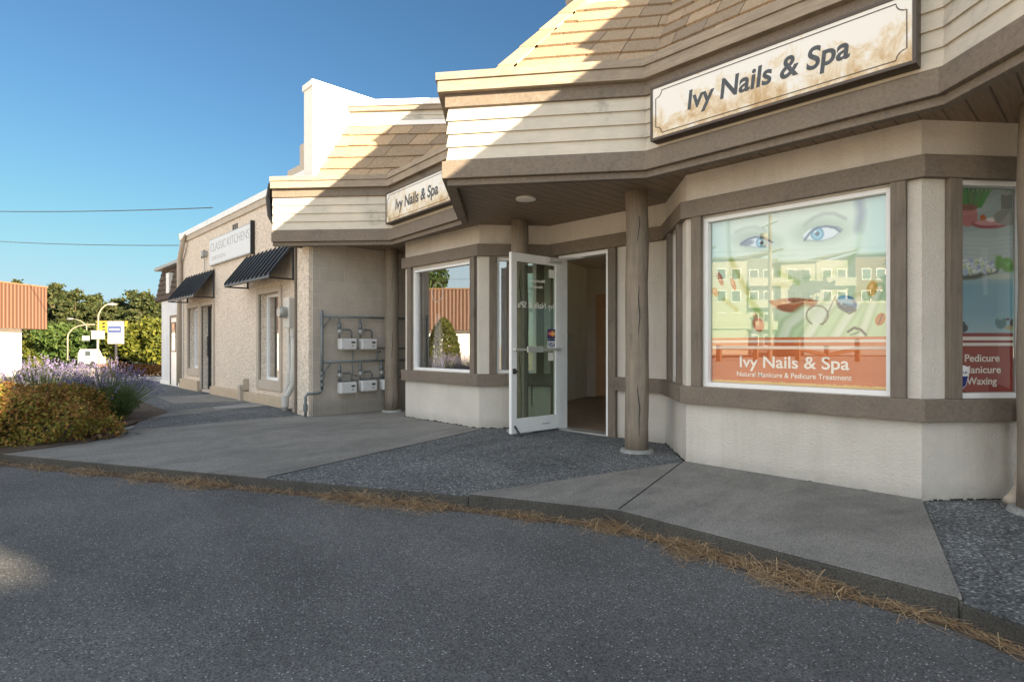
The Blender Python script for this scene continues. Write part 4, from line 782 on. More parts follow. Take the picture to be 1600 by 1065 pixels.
m = MB(); m.seg(KS, -.03, ks(-8.46), -.35, .05, 3.68, 3.80); m.box(-15.98, KY + .35, 3.68, -15.6, 15, 3.80); m.build('parapet_cap', 'white_metal', kb, .004)
m = MB(); m.box(-15.6, KY + .3, 3.40, -8.5, 14.8, 3.45); m.build('flat_roof', 'roof_felt', kb)
m = MB(); m.box(-15.95, 4.6, 3.45, -15.3, 4.95, 4.12); m.build('parapet_end', 'white_paint', kb)
m = MB(); m.seg(KS, .02, ks(-14.40), 0, .09, 0, .24); m.seg(KS, ks(-13.46), ks(-9.60), 0, .09, 0, .17); m.build('plinth', 'sandy_trim', kb, .006)
m = MB(); m.seg(KS, ks(-11.52), ks(-11.40), .0, .15, 0, .30); m.seg(KS, ks(-11.40), ks(-11.36), 0, .10, .2, .42); m.build('plinth_block', 'beige_paint', kb, .006)
def kwin(x0, x1, z0, z1, label, fw=.05, trim=.10, door=False):
    m = MB()
    m.seg(KS, ks(x0) - trim, ks(x0), -.02, .035, z0 - (0 if door else trim * 1.6), z1 + trim); m.seg(KS, ks(x1), ks(x1) + trim, -.02, .035, z0 - (0 if door else trim * 1.6), z1 + trim); m.seg(KS, ks(x0), ks(x1), -.02, .03, z1, z1 + trim)
    if not door: m.seg(KS, ks(x0), ks(x1), -.02, .03, z0 - trim * 1.6, z0)
    m.build('casing', 'beige_paint', kb, .004)
    m = MB(); d = .12
    m.seg(KS, ks(x0), ks(x0) + fw, -d - .05, -d, z0, z1); m.seg(KS, ks(x1) - fw, ks(x1), -d - .05, -d, z0, z1); m.seg(KS, ks(x0) + fw, ks(x1) - fw, -d - .05, -d, z0, z0 + fw); m.seg(KS, ks(x0) + fw, ks(x1) - fw, -d - .05, -d, z1 - fw, z1)
    w = m.build('glass_door' if door else 'window', 'black' if door else 'white_frame', kb, .003, label)
    m = MB(); m.seg(KS, ks(x0) + fw, ks(x1) - fw, -d - .03, -d - .024, z0 + fw, z1 - fw); m.build('pane', 'dark_glass' if door else 'window_glass', w)
    m = MB(); m.seg(KS, ks(x0), ks(x1), -.9, -.88, z0 - .1, z1 + .1); m.build('blind', 'inner_wall' if not door else 'black', w)
    return w
kwin(*ops[0], 'narrow white framed window left of the dark door'); kd = kwin(*ops[1], 'dark framed glass door', .07, .09, True); kwin(*ops[2], 'tall white framed window under the big awning')
m = MB(); m.seg(KS, ks(-14.2), ks(-14.12), -.115, -.06, .8, 1.25); m.build('handle', 'black', kd)
m = MB()
for x, z in ((-12.25, 3.40), (-14.38, 3.13)):
    for q in range(3): m.seg(KS, ks(x) + q * .11, ks(x) + q * .11 + .055, -.0, .012, z - .11, z + .06)
m.build('vent_slots', 'dark_bronze', kb)
rp = thing('rain_pipe', 'brown rain pipe with a swan neck at the showroom corner', 'downspout', (-15.9, 3.85, 0))
m = MB(); m.tube([(-15.55, 3.80, 3.66), (-15.56, 3.80, 3.46), (-15.9, 3.82, 3.16), (-15.92, 3.82, 3.0), (-15.92, 3.82, .12)], .055, 10); m.build('pipe', 'beige_paint', rp, smooth=True)
m = MB(); m.tube([(-15.55, 3.8, 3.56), (-15.55, 3.8, 3.72)], [.06, .09], 10); m.build('funnel', 'beige_paint', rp)
def awning(x0, x1, zt, zb, out, label):
    r = thing('awning', label, 'awning', ((x0 + x1) / 2, KY, zb), 'black metal awnings on the showroom')
    m = MB(); y1 = KY - out; n_ = max(4, int(round((x1 - x0) / .20)))
    m.hexa([(x0, y1, zb), (x1, y1, zb), (x1, KY - .02, zt - .02), (x0, KY - .02, zt - .02), (x0, y1, zb + .025), (x1, y1, zb + .025), (x1, KY - .02, zt + .005), (x0, KY - .02, zt + .005)])
    m.build('roof_sheet', 'awning_metal', r)
    m = MB()
    for i in range(n_ + 1):
        x = x0 + (x1 - x0) * i / n_; a, b2 = x - .014, x + .014
        m.hexa([(a, y1 - .005, zb + .02), (b2, y1 - .005, zb + .02), (b2, KY - .015, zt), (a, KY - .015, zt), (a, y1 - .005, zb + .065), (b2, y1 - .005, zb + .065), (b2, KY - .015, zt + .045), (a, KY - .015, zt + .045)])
    m.build('standing_seams', 'black', r)
    m = MB()
    for x in (x0 + .03, x1 - .03):
        m.tube([(x, y1, zb - .005), (x, KY, zb - .005)], .014, 6); m.tube([(x, KY - .02, zb), (x, KY - .02, zt - .03)], .016, 6)
    m.tube([(x0, y1 + .01, zb - .005), (x1, y1 + .01, zb - .005)], .014, 6); m.build('support_frame', 'black', r)
awning(-11.40, -9.25, 2.70, 2.13, .42, 'wide black ribbed awning over the tall showroom window'); awning(-15.50, -13.40, 2.66, 2.08, .42, 'black ribbed awning over the showroom door, farther left')
ss = thing('shop_sign', 'white board sign with grey CLASSIC KITCHENS lettering', 'sign', (-12.35, KY, 2.8))
m = MB(); m.seg(KS, ks(-13.62), ks(-11.08), 0, .05, 2.76, 3.33); m.build('frame', 'grey_metal', ss)
m = MB(); m.seg(KS, ks(-13.60), ks(-11.10), .05, .055, 2.78, 3.31); m.build('face_panel', 'white_cloth_board', ss)
m = MB(); m.seg(KS, ks(-11.08), ks(-11.045), 0, .075, 2.74, 3.36); m.build('edge_strip', 'black', ss)
text_mb('CLASSIC KITCHENS', (-13.52, KY - .056, 3.055), (1, 0, 0), EZ, .185, 2.34, -.012).build('lettering', 'grey_metal', ss)
text_mb('DESIGN', (-13.40, KY - .056, 2.865), (1, 0, 0), EZ, .085, .85, -.012).build('lettering', 'grey_metal', ss)
# electric meter and conduits
em = thing('electric_meter', 'grey electric meter box with two fat conduits on the showroom corner', 'meter box', (-9.15, 3.8, 0))
m = MB(); m.box(-9.24, 3.70, 1.33, -9.0, KY - .0, 1.80); m.build('cabinet', 'box_grey', em, .008)
m = MB(); m.tube([(-9.12, 3.70, 1.57), (-9.12, 3.62, 1.57), (-9.12, 3.58, 1.57)], [.09, .09, .075], 18); m.build('dial', 'grey_metal', em)
m = MB(); m.tube([(-9.06, 3.80, 1.34), (-9.06, 3.80, .62), (-9.06, 3.80, .45), (-9.10, 3.73, .28), (-9.13, 3.69, .2), (-9.13, 3.69, 0)], .046, 14); m.build('conduit', 'box_grey', em, smooth=True)
m = MB(); m.tube([(-9.28, 3.82, 1.15), (-9.28, 3.82, .5), (-9.30, 3.78, .3), (-9.30, 3.76, 0)], .036, 14); m.build('conduit', 'box_grey', em, smooth=True)
for x, y, z, r in ((-9.06, 3.80, .56, .060), (-9.06, 3.80, 1.28, .057), (-9.13, 3.69, .16, .058), (-9.28, 3.82, .50, .052)): m = MB(); m.tube([(x, y, z - .09), (x, y, z + .09)], r, 16); m.build('coupling', 'box_grey', em)
m = MB(); m.box(-9.38, 3.82, .75, -9.28, KY, 1.05); m.build('junction_box', 'box_grey', em, .006)
m = MB(); m.box(-9.34, 3.79, 1.1, -9.24, KY, 1.32); m.build('junction_box', 'box_grey', em, .006)
m = MB(); m.tube([(-8.72, 3.86, 2.5), (-8.72, 3.86, .16), (-8.72, 3.80, .07), (-8.76, 3.66, .03)], .026, 12); tag(m.build('rain_pipe', 'beige_paint', smooth=True), 'slim beige rain pipe beside the grey electric meter', 'downspout')
m = MB(); m.tube([(-14.0, 3.86, 2.70), (-14.02, 3.86, 2.95), (-14.0, 3.86, 3.05)], .012, 6); m.box(-14.06, 3.80, 3.02, -13.92, 3.9, 3.14); tag(m.build('alarm_box', 'grey_metal'), 'small grey box with a cable on the stucco above the left awning', 'box')

# ---------------------------------------------------------------- white shop beyond
wb = thing('white_shop', 'low white stucco shop with a dark shingled mansard', 'building', (-17, 4.5, 0))
m = MB(); m.box(-18.15, KY + .02, 0, -15.97, 12, 2.28); m.build('wall', 'white_stucco', wb)
m = MB(); m.box(-18.17, KY - .01, 0, -15.97, KY + .018, .10); m.build('plinth', 'white_paint', wb)
m = MB(); shakes(m, (-18.62, KY - .02, 2.27), (-16.0, KY - .02, 2.27), (-16.0, KY + .12, 3.12), (-18.52, KY + .12, 3.12), 6, .16, .03); m.box(-18.58, KY + .0, 2.24, -16.0, KY + .3, 2.30); m.box(-18.55, KY + .13, 2.3, -16.0, 12, 3.1); m.build('mansard', 'bark', wb)
m = MB(); m.box(-18.66, KY - .06, 3.12, -15.99, 12, 3.20); m.build('roof_cap', 'grey_metal', wb)
m = MB(); m.box(-17.45, KY - .03, 2.42, -17.15, KY + .10, 2.95); m.build('mansard_panel', 'white_paint', wb)
m = MB(); m.box(-17.02, KY - .012, 0.03, -16.42, KY + .02, 1.76); wd = m.build('door', 'white_frame', wb)
m = MB(); m.box(-17.08, KY - .03, .03, -17.02, KY + .02, 1.82); m.box(-16.42, KY - .03, .03, -16.36, KY + .02, 1.82); m.box(-17.02, KY - .03, 1.76, -16.42, KY + .02, 1.82); m.build('door_frame', 'dark_bronze', wd)
m = MB(); m.box(-16.88, KY - .022, .92, -16.56, KY - .012, 1.60); m.build('pane', 'dark_glass', wd)
m = MB(); m.box(-16.92, KY - .028, .88, -16.88, KY - .012, 1.64); m.box(-16.56, KY - .028, .88, -16.52, KY - .012, 1.64); m.box(-16.88, KY - .028, 1.60, -16.56, KY - .012, 1.64); m.box(-16.88, KY - .028, .88, -16.56, KY - .012, .92); m.build('pane_frame', 'dark_bronze', wd)

# ---------------------------------------------------------------- two-storey block added out of view on the right to throw the long shade
tb = thing('shade_block', 'unseen two storey stucco block added beyond the salon to throw shade', 'building', (14, 6, 0))
m = MB(); m.box(11.5, 2.14, 0, 40, 16, 3.74); m.box(11.52, 3.0, 3.745, 18.5, 15.9, 5.9); m.build('wall', 'stucco', tb)
m = MB(); m.add([(11.48, 2.15, 3.75), (11.48, 1.60, 4.48), (11.48, 1.60, 4.6), (11.48, 3.0, 4.6), (11.85, 2.15, 3.75), (11.85, 1.60, 4.48), (11.85, 1.60, 4.6), (11.85, 3.0, 4.6)], [(0, 3, 2, 1), (4, 5, 6, 7), (0, 1, 5, 4), (1, 2, 6, 5), (2, 3, 7, 6), (3, 0, 4, 7)]); m.build('canopy', 'trim', tb)  # unseen fin, shaped to cut the upper edge of the sun patch
m = MB(); m.box(11.45, 2.95, 5.902, 18.6, 16, 6.0); m.build('parapet_cap', 'white_metal', tb)
for y in (4.2, 7.0, 9.8, 12.6):
    m = MB(); m.box(11.46, y, 1.0, 11.498, y + 1.4, 2.4); m.build('window', 'far_glass', tb)
    m = MB(); m.box(11.48, y, 4.4, 11.518, y + 1.4, 5.4); m.build('window', 'far_glass', tb)
for i in range(5):
    m = MB(); m.box(13 + 4.6 * i, 2.09, .9, 15 + 4.6 * i, 2.118, 2.4); m.build('window', 'far_glass', tb)
gk = thing('shade_wall', 'unseen stucco wall added to shape the sun patch on the ground', 'wall', (14, 1.9, 0))  # added out of view; its top bounds the lower edge of the sun patch
m = MB(); m.box(11.6, 1.64, -.1, 12.2, 2.10, 3.53); m.build('wall', 'stucco', gk)
m = MB(); m.box(11.5, 1.6, 3.532, 12.3, 2.105, 3.655); m.build('coping', 'trim', gk)

# ---------------------------------------------------------------- plants
def mound(n, rx, ry, rz, p=2.4):
    th = rng.uniform(0, 2 * np.pi, n); cz = rng.uniform(0, 1, n) ** .8; s = np.sqrt(1 - cz ** 2) ** (2 / p); d = 1 + .10 * np.sin(th * 3 + cz * 5) + .06 * np.sin(th * 7 - cz * 9) + rng.normal(0, .045, n)
    P = np.stack([rx * s * np.cos(th) * d, ry * s * np.sin(th) * d, rz * (cz ** .9) * d], 1); N = np.stack([P[:, 0] / rx ** 2, P[:, 1] / ry ** 2, P[:, 2] / rz ** 2 + .02], 1); N /= np.linalg.norm(N, axis=1)[:, None]
    return P, N
def bush(loc, rx, ry, rz, n, size, mat, label, cat='shrub', name='shrub', rot=0, group=None):
    r = thing(name, label, cat, loc, group); ORG[r.name] = (0, 0, 0)
    P, N = mound(n, rx, ry, rz); lf = leaves(P, size, mat, 'foliage', r, .6, .2, N)
    Q, N2 = mound(n // 3, rx * 1.05, ry * 1.05, rz * 1.05); leaves(Q[Q[:, 2] > rz * .45] if mat == 'leaf_spirea' else Q, size * .9, 'leaf_rusty' if mat == 'leaf_spirea' else mat, 'shoots', r, .5, .6)
    c = MB(); 
    for i in range(7):
        a = i * .9; c.tube([(0, 0, 0), (rx * .35 * math.cos(a), ry * .35 * math.sin(a), rz * .4), (rx * .65 * math.cos(a), ry * .65 * math.sin(a), rz * .62)], [.02, .014, .006], 5)
    c.build('stems', 'bark', r)
    r.rotation_euler = (0, 0, rot); return r
bush((-8.62, .50, 0), .94, .80, .53, 15000, .021, 'leaf_spirea', 'rounded spirea shrub with orange tips at the end of the lavender bed', rot=.5)
bush((-8.05, -.32, 0), .62, .46, .36, 6000, .021, 'leaf_spirea', 'sunlit lower spirea mound in front of the rounded orange one', rot=.3)
def lavender(loc, r_, h, nst, label, lean=1.0):
    t = thing('lavender_plant', label, 'lavender', loc, 'lavender plants in the bed'); ORG[t.name] = (0, 0, 0)
    st = MB(); fl = []; lf = []
    for i in range(nst):
        a = random.uniform(0, 6.283); q = math.sqrt(random.random()); tip = Vector((math.cos(a) * r_ * q, math.sin(a) * r_ * q, h * .92 * (1 - .42 * q ** 2.2) * random.uniform(.78, 1.08))); base = Vector((tip.x * .25, tip.y * .25, 0))
        mid = base.lerp(tip, .55) + Vector((0, 0, .06 * h))
        st.tube([base, mid, tip], [.003, .0022, .0016], 3, False)
        d = (tip - mid).normalized()
        for k in range(7): fl.append(tip + d * (k * .014 - .02) + Vector(rng.normal(0, .005, 3)))
        for k in range(9): lf.append(base.lerp(mid, random.uniform(.2, 1.0)) + Vector(rng.normal(0, .02, 3)))
    st.build('stems', 'leaf_lav', t)
    P = np.array([v[:] for v in lf]); leaves(P, .032, 'leaf_lav', 'foliage', t, .16, .0, np.tile([.4, .3, 0], (len(P), 1)))
    P = np.array([v[:] for v in fl]); leaves(P, .012, 'flower_lav', 'flowers', t, .55)
    return t
lv = [((-9.62, 1.42, 0), .62, .78, 260, 'leaning lavender at the bed corner, overhanging the pavement'), ((-10.4, 1.55, 0), .60, .84, 240, 'tall lavender behind the bed corner clump'),
      ((-10.2, .75, 0), .62, .88, 240, 'tallest lavender directly behind the rounded orange shrub'), ((-11.1, .95, 0), .6, .82, 200, 'lavender in front of the distant white van'), ((-9.6, -.1, 0), .58, .92, 220, 'sunlit pinkish lavender over the green grassy tuft'),
      ((-10.5, -.35, 0), .6, 1.0, 220, 'sunlit lavender before the white wall of the brown building'), ((-11.3, .1, 0), .6, .90, 200, 'back lavender between the white wall and the yellow bush'), ((-9.3, -1.0, 0), .58, .88, 200, 'lavender at the left border of the picture'), ((-12.2, 1.3, 0), .6, .82, 160, 'hindmost lavender before the street lamp'), ((-12.4, .3, 0), .6, .85, 160, 'lavender of the back row, toward the yellow bush')]
for a in lv: lavender(*a)
# grass tuft, cone shrub, dead leaves, needles
r = thing('grass_tuft', 'bright green grassy tuft beside the orange shrub', 'plant', (-9.15, -.55, 0)); ORG[r.name] = (0, 0, 0)
m = MB()
for i in range(420):
    a = random.uniform(0, 6.283); q = random.random() * .38; b0 = Vector((math.cos(a) * q * .5, math.sin(a) * q * .5, 0)); b1 = Vector((math.cos(a) * q * 1.5, math.sin(a) * q * 1.5, random.uniform(.45, .72))); mdl = b0.lerp(b1, .55) + Vector((0, 0, .1)); w = Vector((-math.sin(a), math.cos(a), 0)) * .006
    m.add([b0 - w, b0 + w, mdl + w, mdl - w, b1], [(0, 1, 2, 3), (3, 2, 4)])
m.build('blades', 'leaf_bright', r)
r = thing('cone_shrub', 'clipped yellow green cone shrub, seen mirrored in the far bay window', 'shrub', (-13.9, -.9, 0)); ORG[r.name] = (0, 0, 0)
n_ = 6000; hz = rng.uniform(0, 1, n_); th = rng.uniform(0, 6.283, n_); rr = .50 * np.clip(1 - hz ** 2.6, 0, 1) ** .62 * (1 + rng.normal(0, .05, n_)); leaves(np.stack([rr * np.cos(th), rr * np.sin(th), hz * 1.85], 1), .05, 'leaf_bright', 'foliage', r)
m = MB(); m.tube([(0, 0, 0), (0, 0, 1.3)], [.06, .02], 8); m.build('trunk', 'bark', r)
Pd = np.stack([rng.normal(-8.05, .16, 260), rng.normal(1.12, .09, 260), rng.uniform(.012, .05, 260)], 1); o = leaves(Pd, .032, 'leaf_dead', 'fallen_leaves', None, .6, 1.2, kind='stuff'); tag(o, 'brown dead leaves swept under the shrub at the bed edge', 'leaves', kind='stuff')
def needles():
    V = []; F = []
    ks_ = KERB[1:9]; tot = 0
    for (a, b2), dens in zip(zip(ks_, ks_[1:]), (950, 950, 950, 1500, 1400, 1000, 300)):
        gseg = (a, b2); A, e, n = frame(gseg); L = min(seglen(gseg), 4); 
        for i in range(int(dens * L)):
            s_ = random.random() * L; clump = .5 + .5 * math.sin(3.1 * (A[0] + s_ * e[0]) + 1.3 * math.sin(7.7 * (A[0] + s_ * e[0])))
            if random.random() > .22 + .78 * clump ** 1.5: continue
            off = abs(random.gauss(0, .030 + .062 * clump)) + .004; zc = ZA + .006 + max(0, (.05 - off * .35)) * random.random() * (.3 + clump)
            c = Vector((A[0] + e[0] * s_ + n[0] * off, A[1] + e[1] * s_ + n[1] * off, zc)); al = random.uniform(0, 6.283) if random.random() < .5 else math.atan2(e[1], e[0]) + random.gauss(0, .6)
            ln = random.uniform(.025, .085); d = Vector((math.cos(al), math.sin(al), random.gauss(0, .25))); pr = Vector((-d.y, d.x, 0)).normalized(); w = pr * random.uniform(.0007, .0016)
            cv = pr * random.gauss(0, .014) + Vector((0, 0, .008 * random.random())); p0, p1, p2 = c - d * ln, c + cv, c + d * ln
            p0.z = max(p0.z, ZA + .003); p2.z = max(p2.z, ZA + .003)
            k = len(V); V.extend([p0 - w, p0 + w, p1 + w, p1 - w, p2 + w, p2 - w]); F.extend([(k, k + 1, k + 2, k + 3), (k + 3, k + 2, k + 4, k + 5)])
    m = MB(); m.add(V, F); return m
tag(needles().build('pine_needles', 'needle'), 'dry brown pine needles drifted along the kerb foot', 'pine needles', kind='stuff')
m = MB()
for i in range(len(KERB) - 3):
    strip(m, [KERB[1 + i], KERB[2 + i]], .0, .07, ZA + .001, ZA + .010, .01)
struct('gutter_dirt', m, 'dirt')
# ---------------------------------------------------------------- far things
def tree(loc, h, rad, kind, label, group=None, n=3500, size=.55):
    r = thing('conifer_tree' if kind == 'conifer' else 'leafy_tree', label, 'tree', loc, group); ORG[r.name] = (0, 0, 0)
    P = []
    if kind == 'conifer':
        nb = 70
        for i in range(nb):
            t_ = (i + random.random()) / nb; z = h * (.12 + .88 * t_); L = rad * (1 - t_) ** .5 * random.uniform(.55, 1.25) + .15; a = random.uniform(0, 6.283); k = int(n / nb * (1.5 - t_)); u = np.sqrt(rng.random(k))
            P.append(np.stack([np.cos(a) * L * u + rng.normal(0, .10 * rad, k) * u, np.sin(a) * L * u + rng.normal(0, .10 * rad, k) * u, z - .22 * L * u + rng.normal(0, .018 * h, k)], 1))
    else:
        nb = 26
        for i in range(nb):
            a = random.uniform(0, 6.283); q = random.random() ** .6 * rad * .8; z = h * random.uniform(.22, .92); s_ = rad * random.uniform(.22, .42); k = n // nb; q *= (1 - .55 * max(0, z / h - .5) * 2)
            g_ = rng.normal(size=(k, 3)); g_ /= np.linalg.norm(g_, axis=1)[:, None]; P.append(np.array([np.cos(a) * q, np.sin(a) * q, z]) + g_ * s_ * rng.uniform(.5, 1.05, (k, 1)))
    leaves(np.concatenate(P), size, {'conifer': 'leaf_conifer', 'bright': 'leaf_bright', 'mid': 'leaf_mid'}[kind], 'crown', r, .55)
    m = MB(); m.tube([(0, 0, 0), (0, 0, h * .5), (0, 0, h * .95)], [h * .018, h * .012, h * .002], 8)
    for i in range(6): a = i * 1.05; z = h * (.25 + .09 * i); m.tube([(0, 0, z), (rad * .5 * math.cos(a), rad * .5 * math.sin(a), z + .06 * h)], [h * .006, h * .002], 5)
    m.build('trunk', 'bark', r); return r
TH = math.radians(46.5); RV = Vector((math.cos(TH), math.sin(TH), 0)); FV = Vector((-math.sin(TH), math.cos(TH), 0))
def place(side, fwd): p = RV * side + FV * fwd; return (p.x, p.y, GZ(p.x))
TOPS = [(62, 105, 452, 5.0), (84, 96, 443, 4.6), (101, 104, 455, 4.6), (118, 92, 454, 4.4), (137, 100, 466, 4.8), (152, 110, 461, 3.6), (168, 90, 474, 4.2), (186, 98, 467, 4.8), (207, 94, 456, 4.8), (226, 90, 459, 4.6), (244, 96, 468, 4.8), (30, 100, 440, 5.0), (8, 104, 447, 5.0), (262, 92, 464, 4.6)]
ords = ['at the end of the brown wall', 'tallest one beside the brown wall', 'behind the tallest one by the brown wall', 'above the white van', 'left of the tall lamp', 'slim spire behind the tall lamp', 'low one right of the tall lamp', 'behind the pylon sign', 'broad one right of the pylon sign', 'near the white shop', 'next to the white shop', 'rising over the brown roof edge', 'over the left part of the brown roof', 'half hidden by the white shop']
for (px_, w_, ty_, r_), lb in zip(TOPS, ords):
    p = place((px_ - 800) / 900 * w_, w_); tree(p, 1.05 + (539 - ty_) / 900 * w_ - p[2], r_, 'conifer', 'dark green conifer beyond the crossing, ' + lb, 'conifers beyond the crossing', 8000, .30)
for (px_, w_, ty_, r_, k), lb in zip([(92, 74, 508, 3.2, 'mid'), (78, 76, 512, 2.8, 'bright'), (133, 74, 520, 3.0, 'mid'), (200, 70, 508, 3.4, 'bright'), (228, 68, 503, 3.4, 'bright'), (112, 78, 512, 3.0, 'mid'), (252, 66, 505, 3.2, 'bright'), (160, 76, 515, 3.0, 'mid'), (178, 72, 516, 2.6, 'mid')],
        ['low green tree left of the signal mast', 'low sunlit tree beside the brown and white building', 'low green tree behind the white van', 'yellow green tree right of the pylon sign', 'yellow green tree beside the white shop', 'low green tree behind the signal mast', 'yellow green tree mostly hidden by the white shop', 'low green tree behind the white sign board', 'low green tree behind the pylon post']):
    p = place((px_ - 800) / 900 * w_, w_); tree(p, 1.05 + (539 - ty_) / 900 * w_ - p[2], r_, k, lb, None, 3000, .28)
# verge and road beyond, hedges
m = MB(); q_ = [place(-75, 62), place(-20, 62), place(-20, 130), place(-110, 130)]; m.add([(x, y, z + .06) for x, y, z in q_], [(0, 1, 2, 3)]); plain('verge', (.06, .075, .02), .95, 0, .3, 1.5, .6, 20); struct('grass_verge', m, 'verge')
h0, h1 = Vector(place(-18.6, 26.0)), Vector(place(-14.4, 26.0))
r = thing('low_hedge', 'low rusty orange hedge across the driveway, beside the white shop', 'hedge', tuple(h0)); ORG[r.name] = (0, 0, 0)
P = []; n_ = 5000; u = rng.random(n_); dv = h1 - h0; wv = rng.normal(0, .22, n_); zt = .58 * (1 - (wv / .9) ** 2) * np.sqrt(rng.random(n_)); nn = Vector((-dv.y, dv.x, 0)).normalized()
leaves(np.stack([dv.x * u + nn.x * wv, dv.y * u + nn.y * wv, np.clip(zt, 0.02, 1)], 1), .06, 'leaf_rusty', 'foliage', r)
m = MB(); m.tube([(0, 0, 0), (0, 0, .3)], .02, 6); m.build('stem', 'bark', r)
bush(place(-17.9, 22), .75, .75, .72, 2600, .05, 'leaf_bright', 'yellow green rounded bush behind the sunlit lavender'); bush(place(-17.3, 25.2), .45, .45, .60, 1500, .05, 'leaf_rusty', 'small orange bush at the left end of the low hedge')
# brown and white building across the lot
ob = thing('storage_building', 'brown ribbed metal building with white lower walls across the lot', 'building', (-42, -6, 0))
B0, B1 = (-27.0, -21.7), (-51.1, 4.1)
ang = math.atan2(B1[1] - B0[1], B1[0] - B0[0]); ribbed('brown_ribs', (.120, .058, .034), .26, -ang)
BG = (B0, B1); LB = seglen(BG)
m = MB(); m.seg(BG, 0, LB, -14, 0, 2.15, 5.0); m.build('fascia', 'brown_ribs', ob)
m = MB(); m.seg(BG, -.05, LB + .05, -14.05, .05, 5.0, 5.10); m.build('roof_edge', 'rust', ob)
m = MB(); m.seg(BG, .4, LB - 1.0, -13.6, -.9, -1.6, 2.148); wl_ = m.build('wall', 'white_paint', ob)
m = MB(); m.seg(BG, LB - 9, LB - 2.6, -.9, -.84, 1.62, 1.66); m.seg(BG, LB - 9, LB - 8.94, -.9, -.84, .0, 1.62); m.build('wall_trim', 'grey_metal', wl_)
# far traffic furniture
def pole_lamp(loc, h, arm, dirv, label):
    r = thing('street_lamp', label, 'street lamp', loc); x, y, z = loc; d = Vector(dirv); m = MB()
    m.tube([(x, y, z), (x, y, h * .78)] + [(x + d.x * arm * t_ ** 1.3, y + d.y * arm * t_ ** 1.3, h * (.78 + .22 * math.sin(t_ * 1.57))) for t_ in (.1, .25, .45, .7, 1)], .065, 8); m.build('pole', 'lamp_pole', r, smooth=True)
    m = MB(); e_ = Vector((x + d.x * arm, y + d.y * arm, h)); m.tube([e_ - d * .1, e_ + d * .35, e_ + d * .75], [.1, .14, .06], 8); m.build('lamp_head', 'grey_metal', r)
pole_lamp(place(-39.5, 55), 4.95, 1.0, RV, 'pale curved street lamp left of the pylon sign'); pole_lamp(place(-57.6, 78), 4.6, 1.9, -RV, 'smaller pale lamp arching left over the traffic signals')
x, y, z = place(-54, 70); sgn = thing('signal_mast', 'yellowish traffic signal mast with a long curved arm', 'traffic signal', (x, y, z)); m = MB(); B_ = Vector((x, y, 0))
pts = [Vector((x, y, z)), B_ + Vector((0, 0, 2.0))] + [B_ + RV * (2.4 * (1 - math.cos(t_))) + Vector((0, 0, 2.0 + 1.55 * math.sin(t_))) for t_ in (.3, .7, 1.1, 1.57)] + [B_ + Vector((0, 0, 3.55)) + RV * 7.5]
m.tube(pts, .085, 8); m.build('mast', 'lamp_pole', sgn, smooth=True)
for s_ in (3.9, 4.55, 6.95):
    p = B_ + RV * s_ - FV * .2; gg = ((p.x, p.y), (p.x + RV.x, p.y + RV.y)); m = MB(); m.seg(gg, 0, .5, 0, .3, 2.6, 3.95); hd = m.build('signal_head', 'signal_yellow', sgn)
    for q in range(3):
        m = MB(); p2 = p + RV * .25 + Vector((0, 0, 2.85 + .42 * q)) - FV * .3; m.tube([p2, p2 - FV * .1], .13, 10); m.build('lens', 'black', hd)
m = MB(); p = B_ + RV * 1.9 - FV * .15; m.seg(((p.x, p.y), (p.x + RV.x, p.y + RV.y)), 0, .9, 0, .06, 1.6, 2.2); m.build('street_name_board', 'board_white', sgn)
x, y, z = place(-33.0, 48); py = thing('pylon_sign', 'white and navy pylon sign on a dark post beyond the crossing', 'sign', (x, y, z)); PG = ((x - RV.x, y - RV.y), (x + RV.x, y + RV.y))
m = MB(); m.tube([(x, y, z), (x, y, 1.6)], .10, 8); m.build('post', 'black', py)
m = MB(); m.seg(PG, .38, 1.6, -.15, .15, 1.15, 3.05); m.build('cabinet', 'board_white', py, .03)
m = MB(); m.seg(PG, .46, 1.52, .152, .16, 2.1, 2.62); m.build('blue_panel', 'pylon_blue', py)
m = MB(); m.seg(PG, .56, 1.42, .161, .168, 2.28, 2.44); m.build('panel_mark', 'board_white', py)
m = MB(); m.seg(PG, .5, 1.2, .152, .16, 1.84, 1.92); m.build('panel_line', 'grey_metal', py)
m = MB(); m.seg(PG, .40, 1.58, .152, .158, 2.9, 3.0); m.build('top_line', 'grey_metal', py)
x, y, z = place(-38.1, 53); sb = thing('street_sign', 'white sign board beside the curved lamp', 'sign', (x, y, z)); PG = ((x - RV.x, y - RV.y), (x + RV.x, y + RV.y))
m = MB(); m.seg(PG, .41, 1.59, -.05, .05, 1.6, 2.4); m.build('board', 'board_white', sb); m = MB(); m.tube([(x - .3, y, z), (x - .3, y, 1.7)], .05, 6); m.build('post', 'grey_metal', sb)
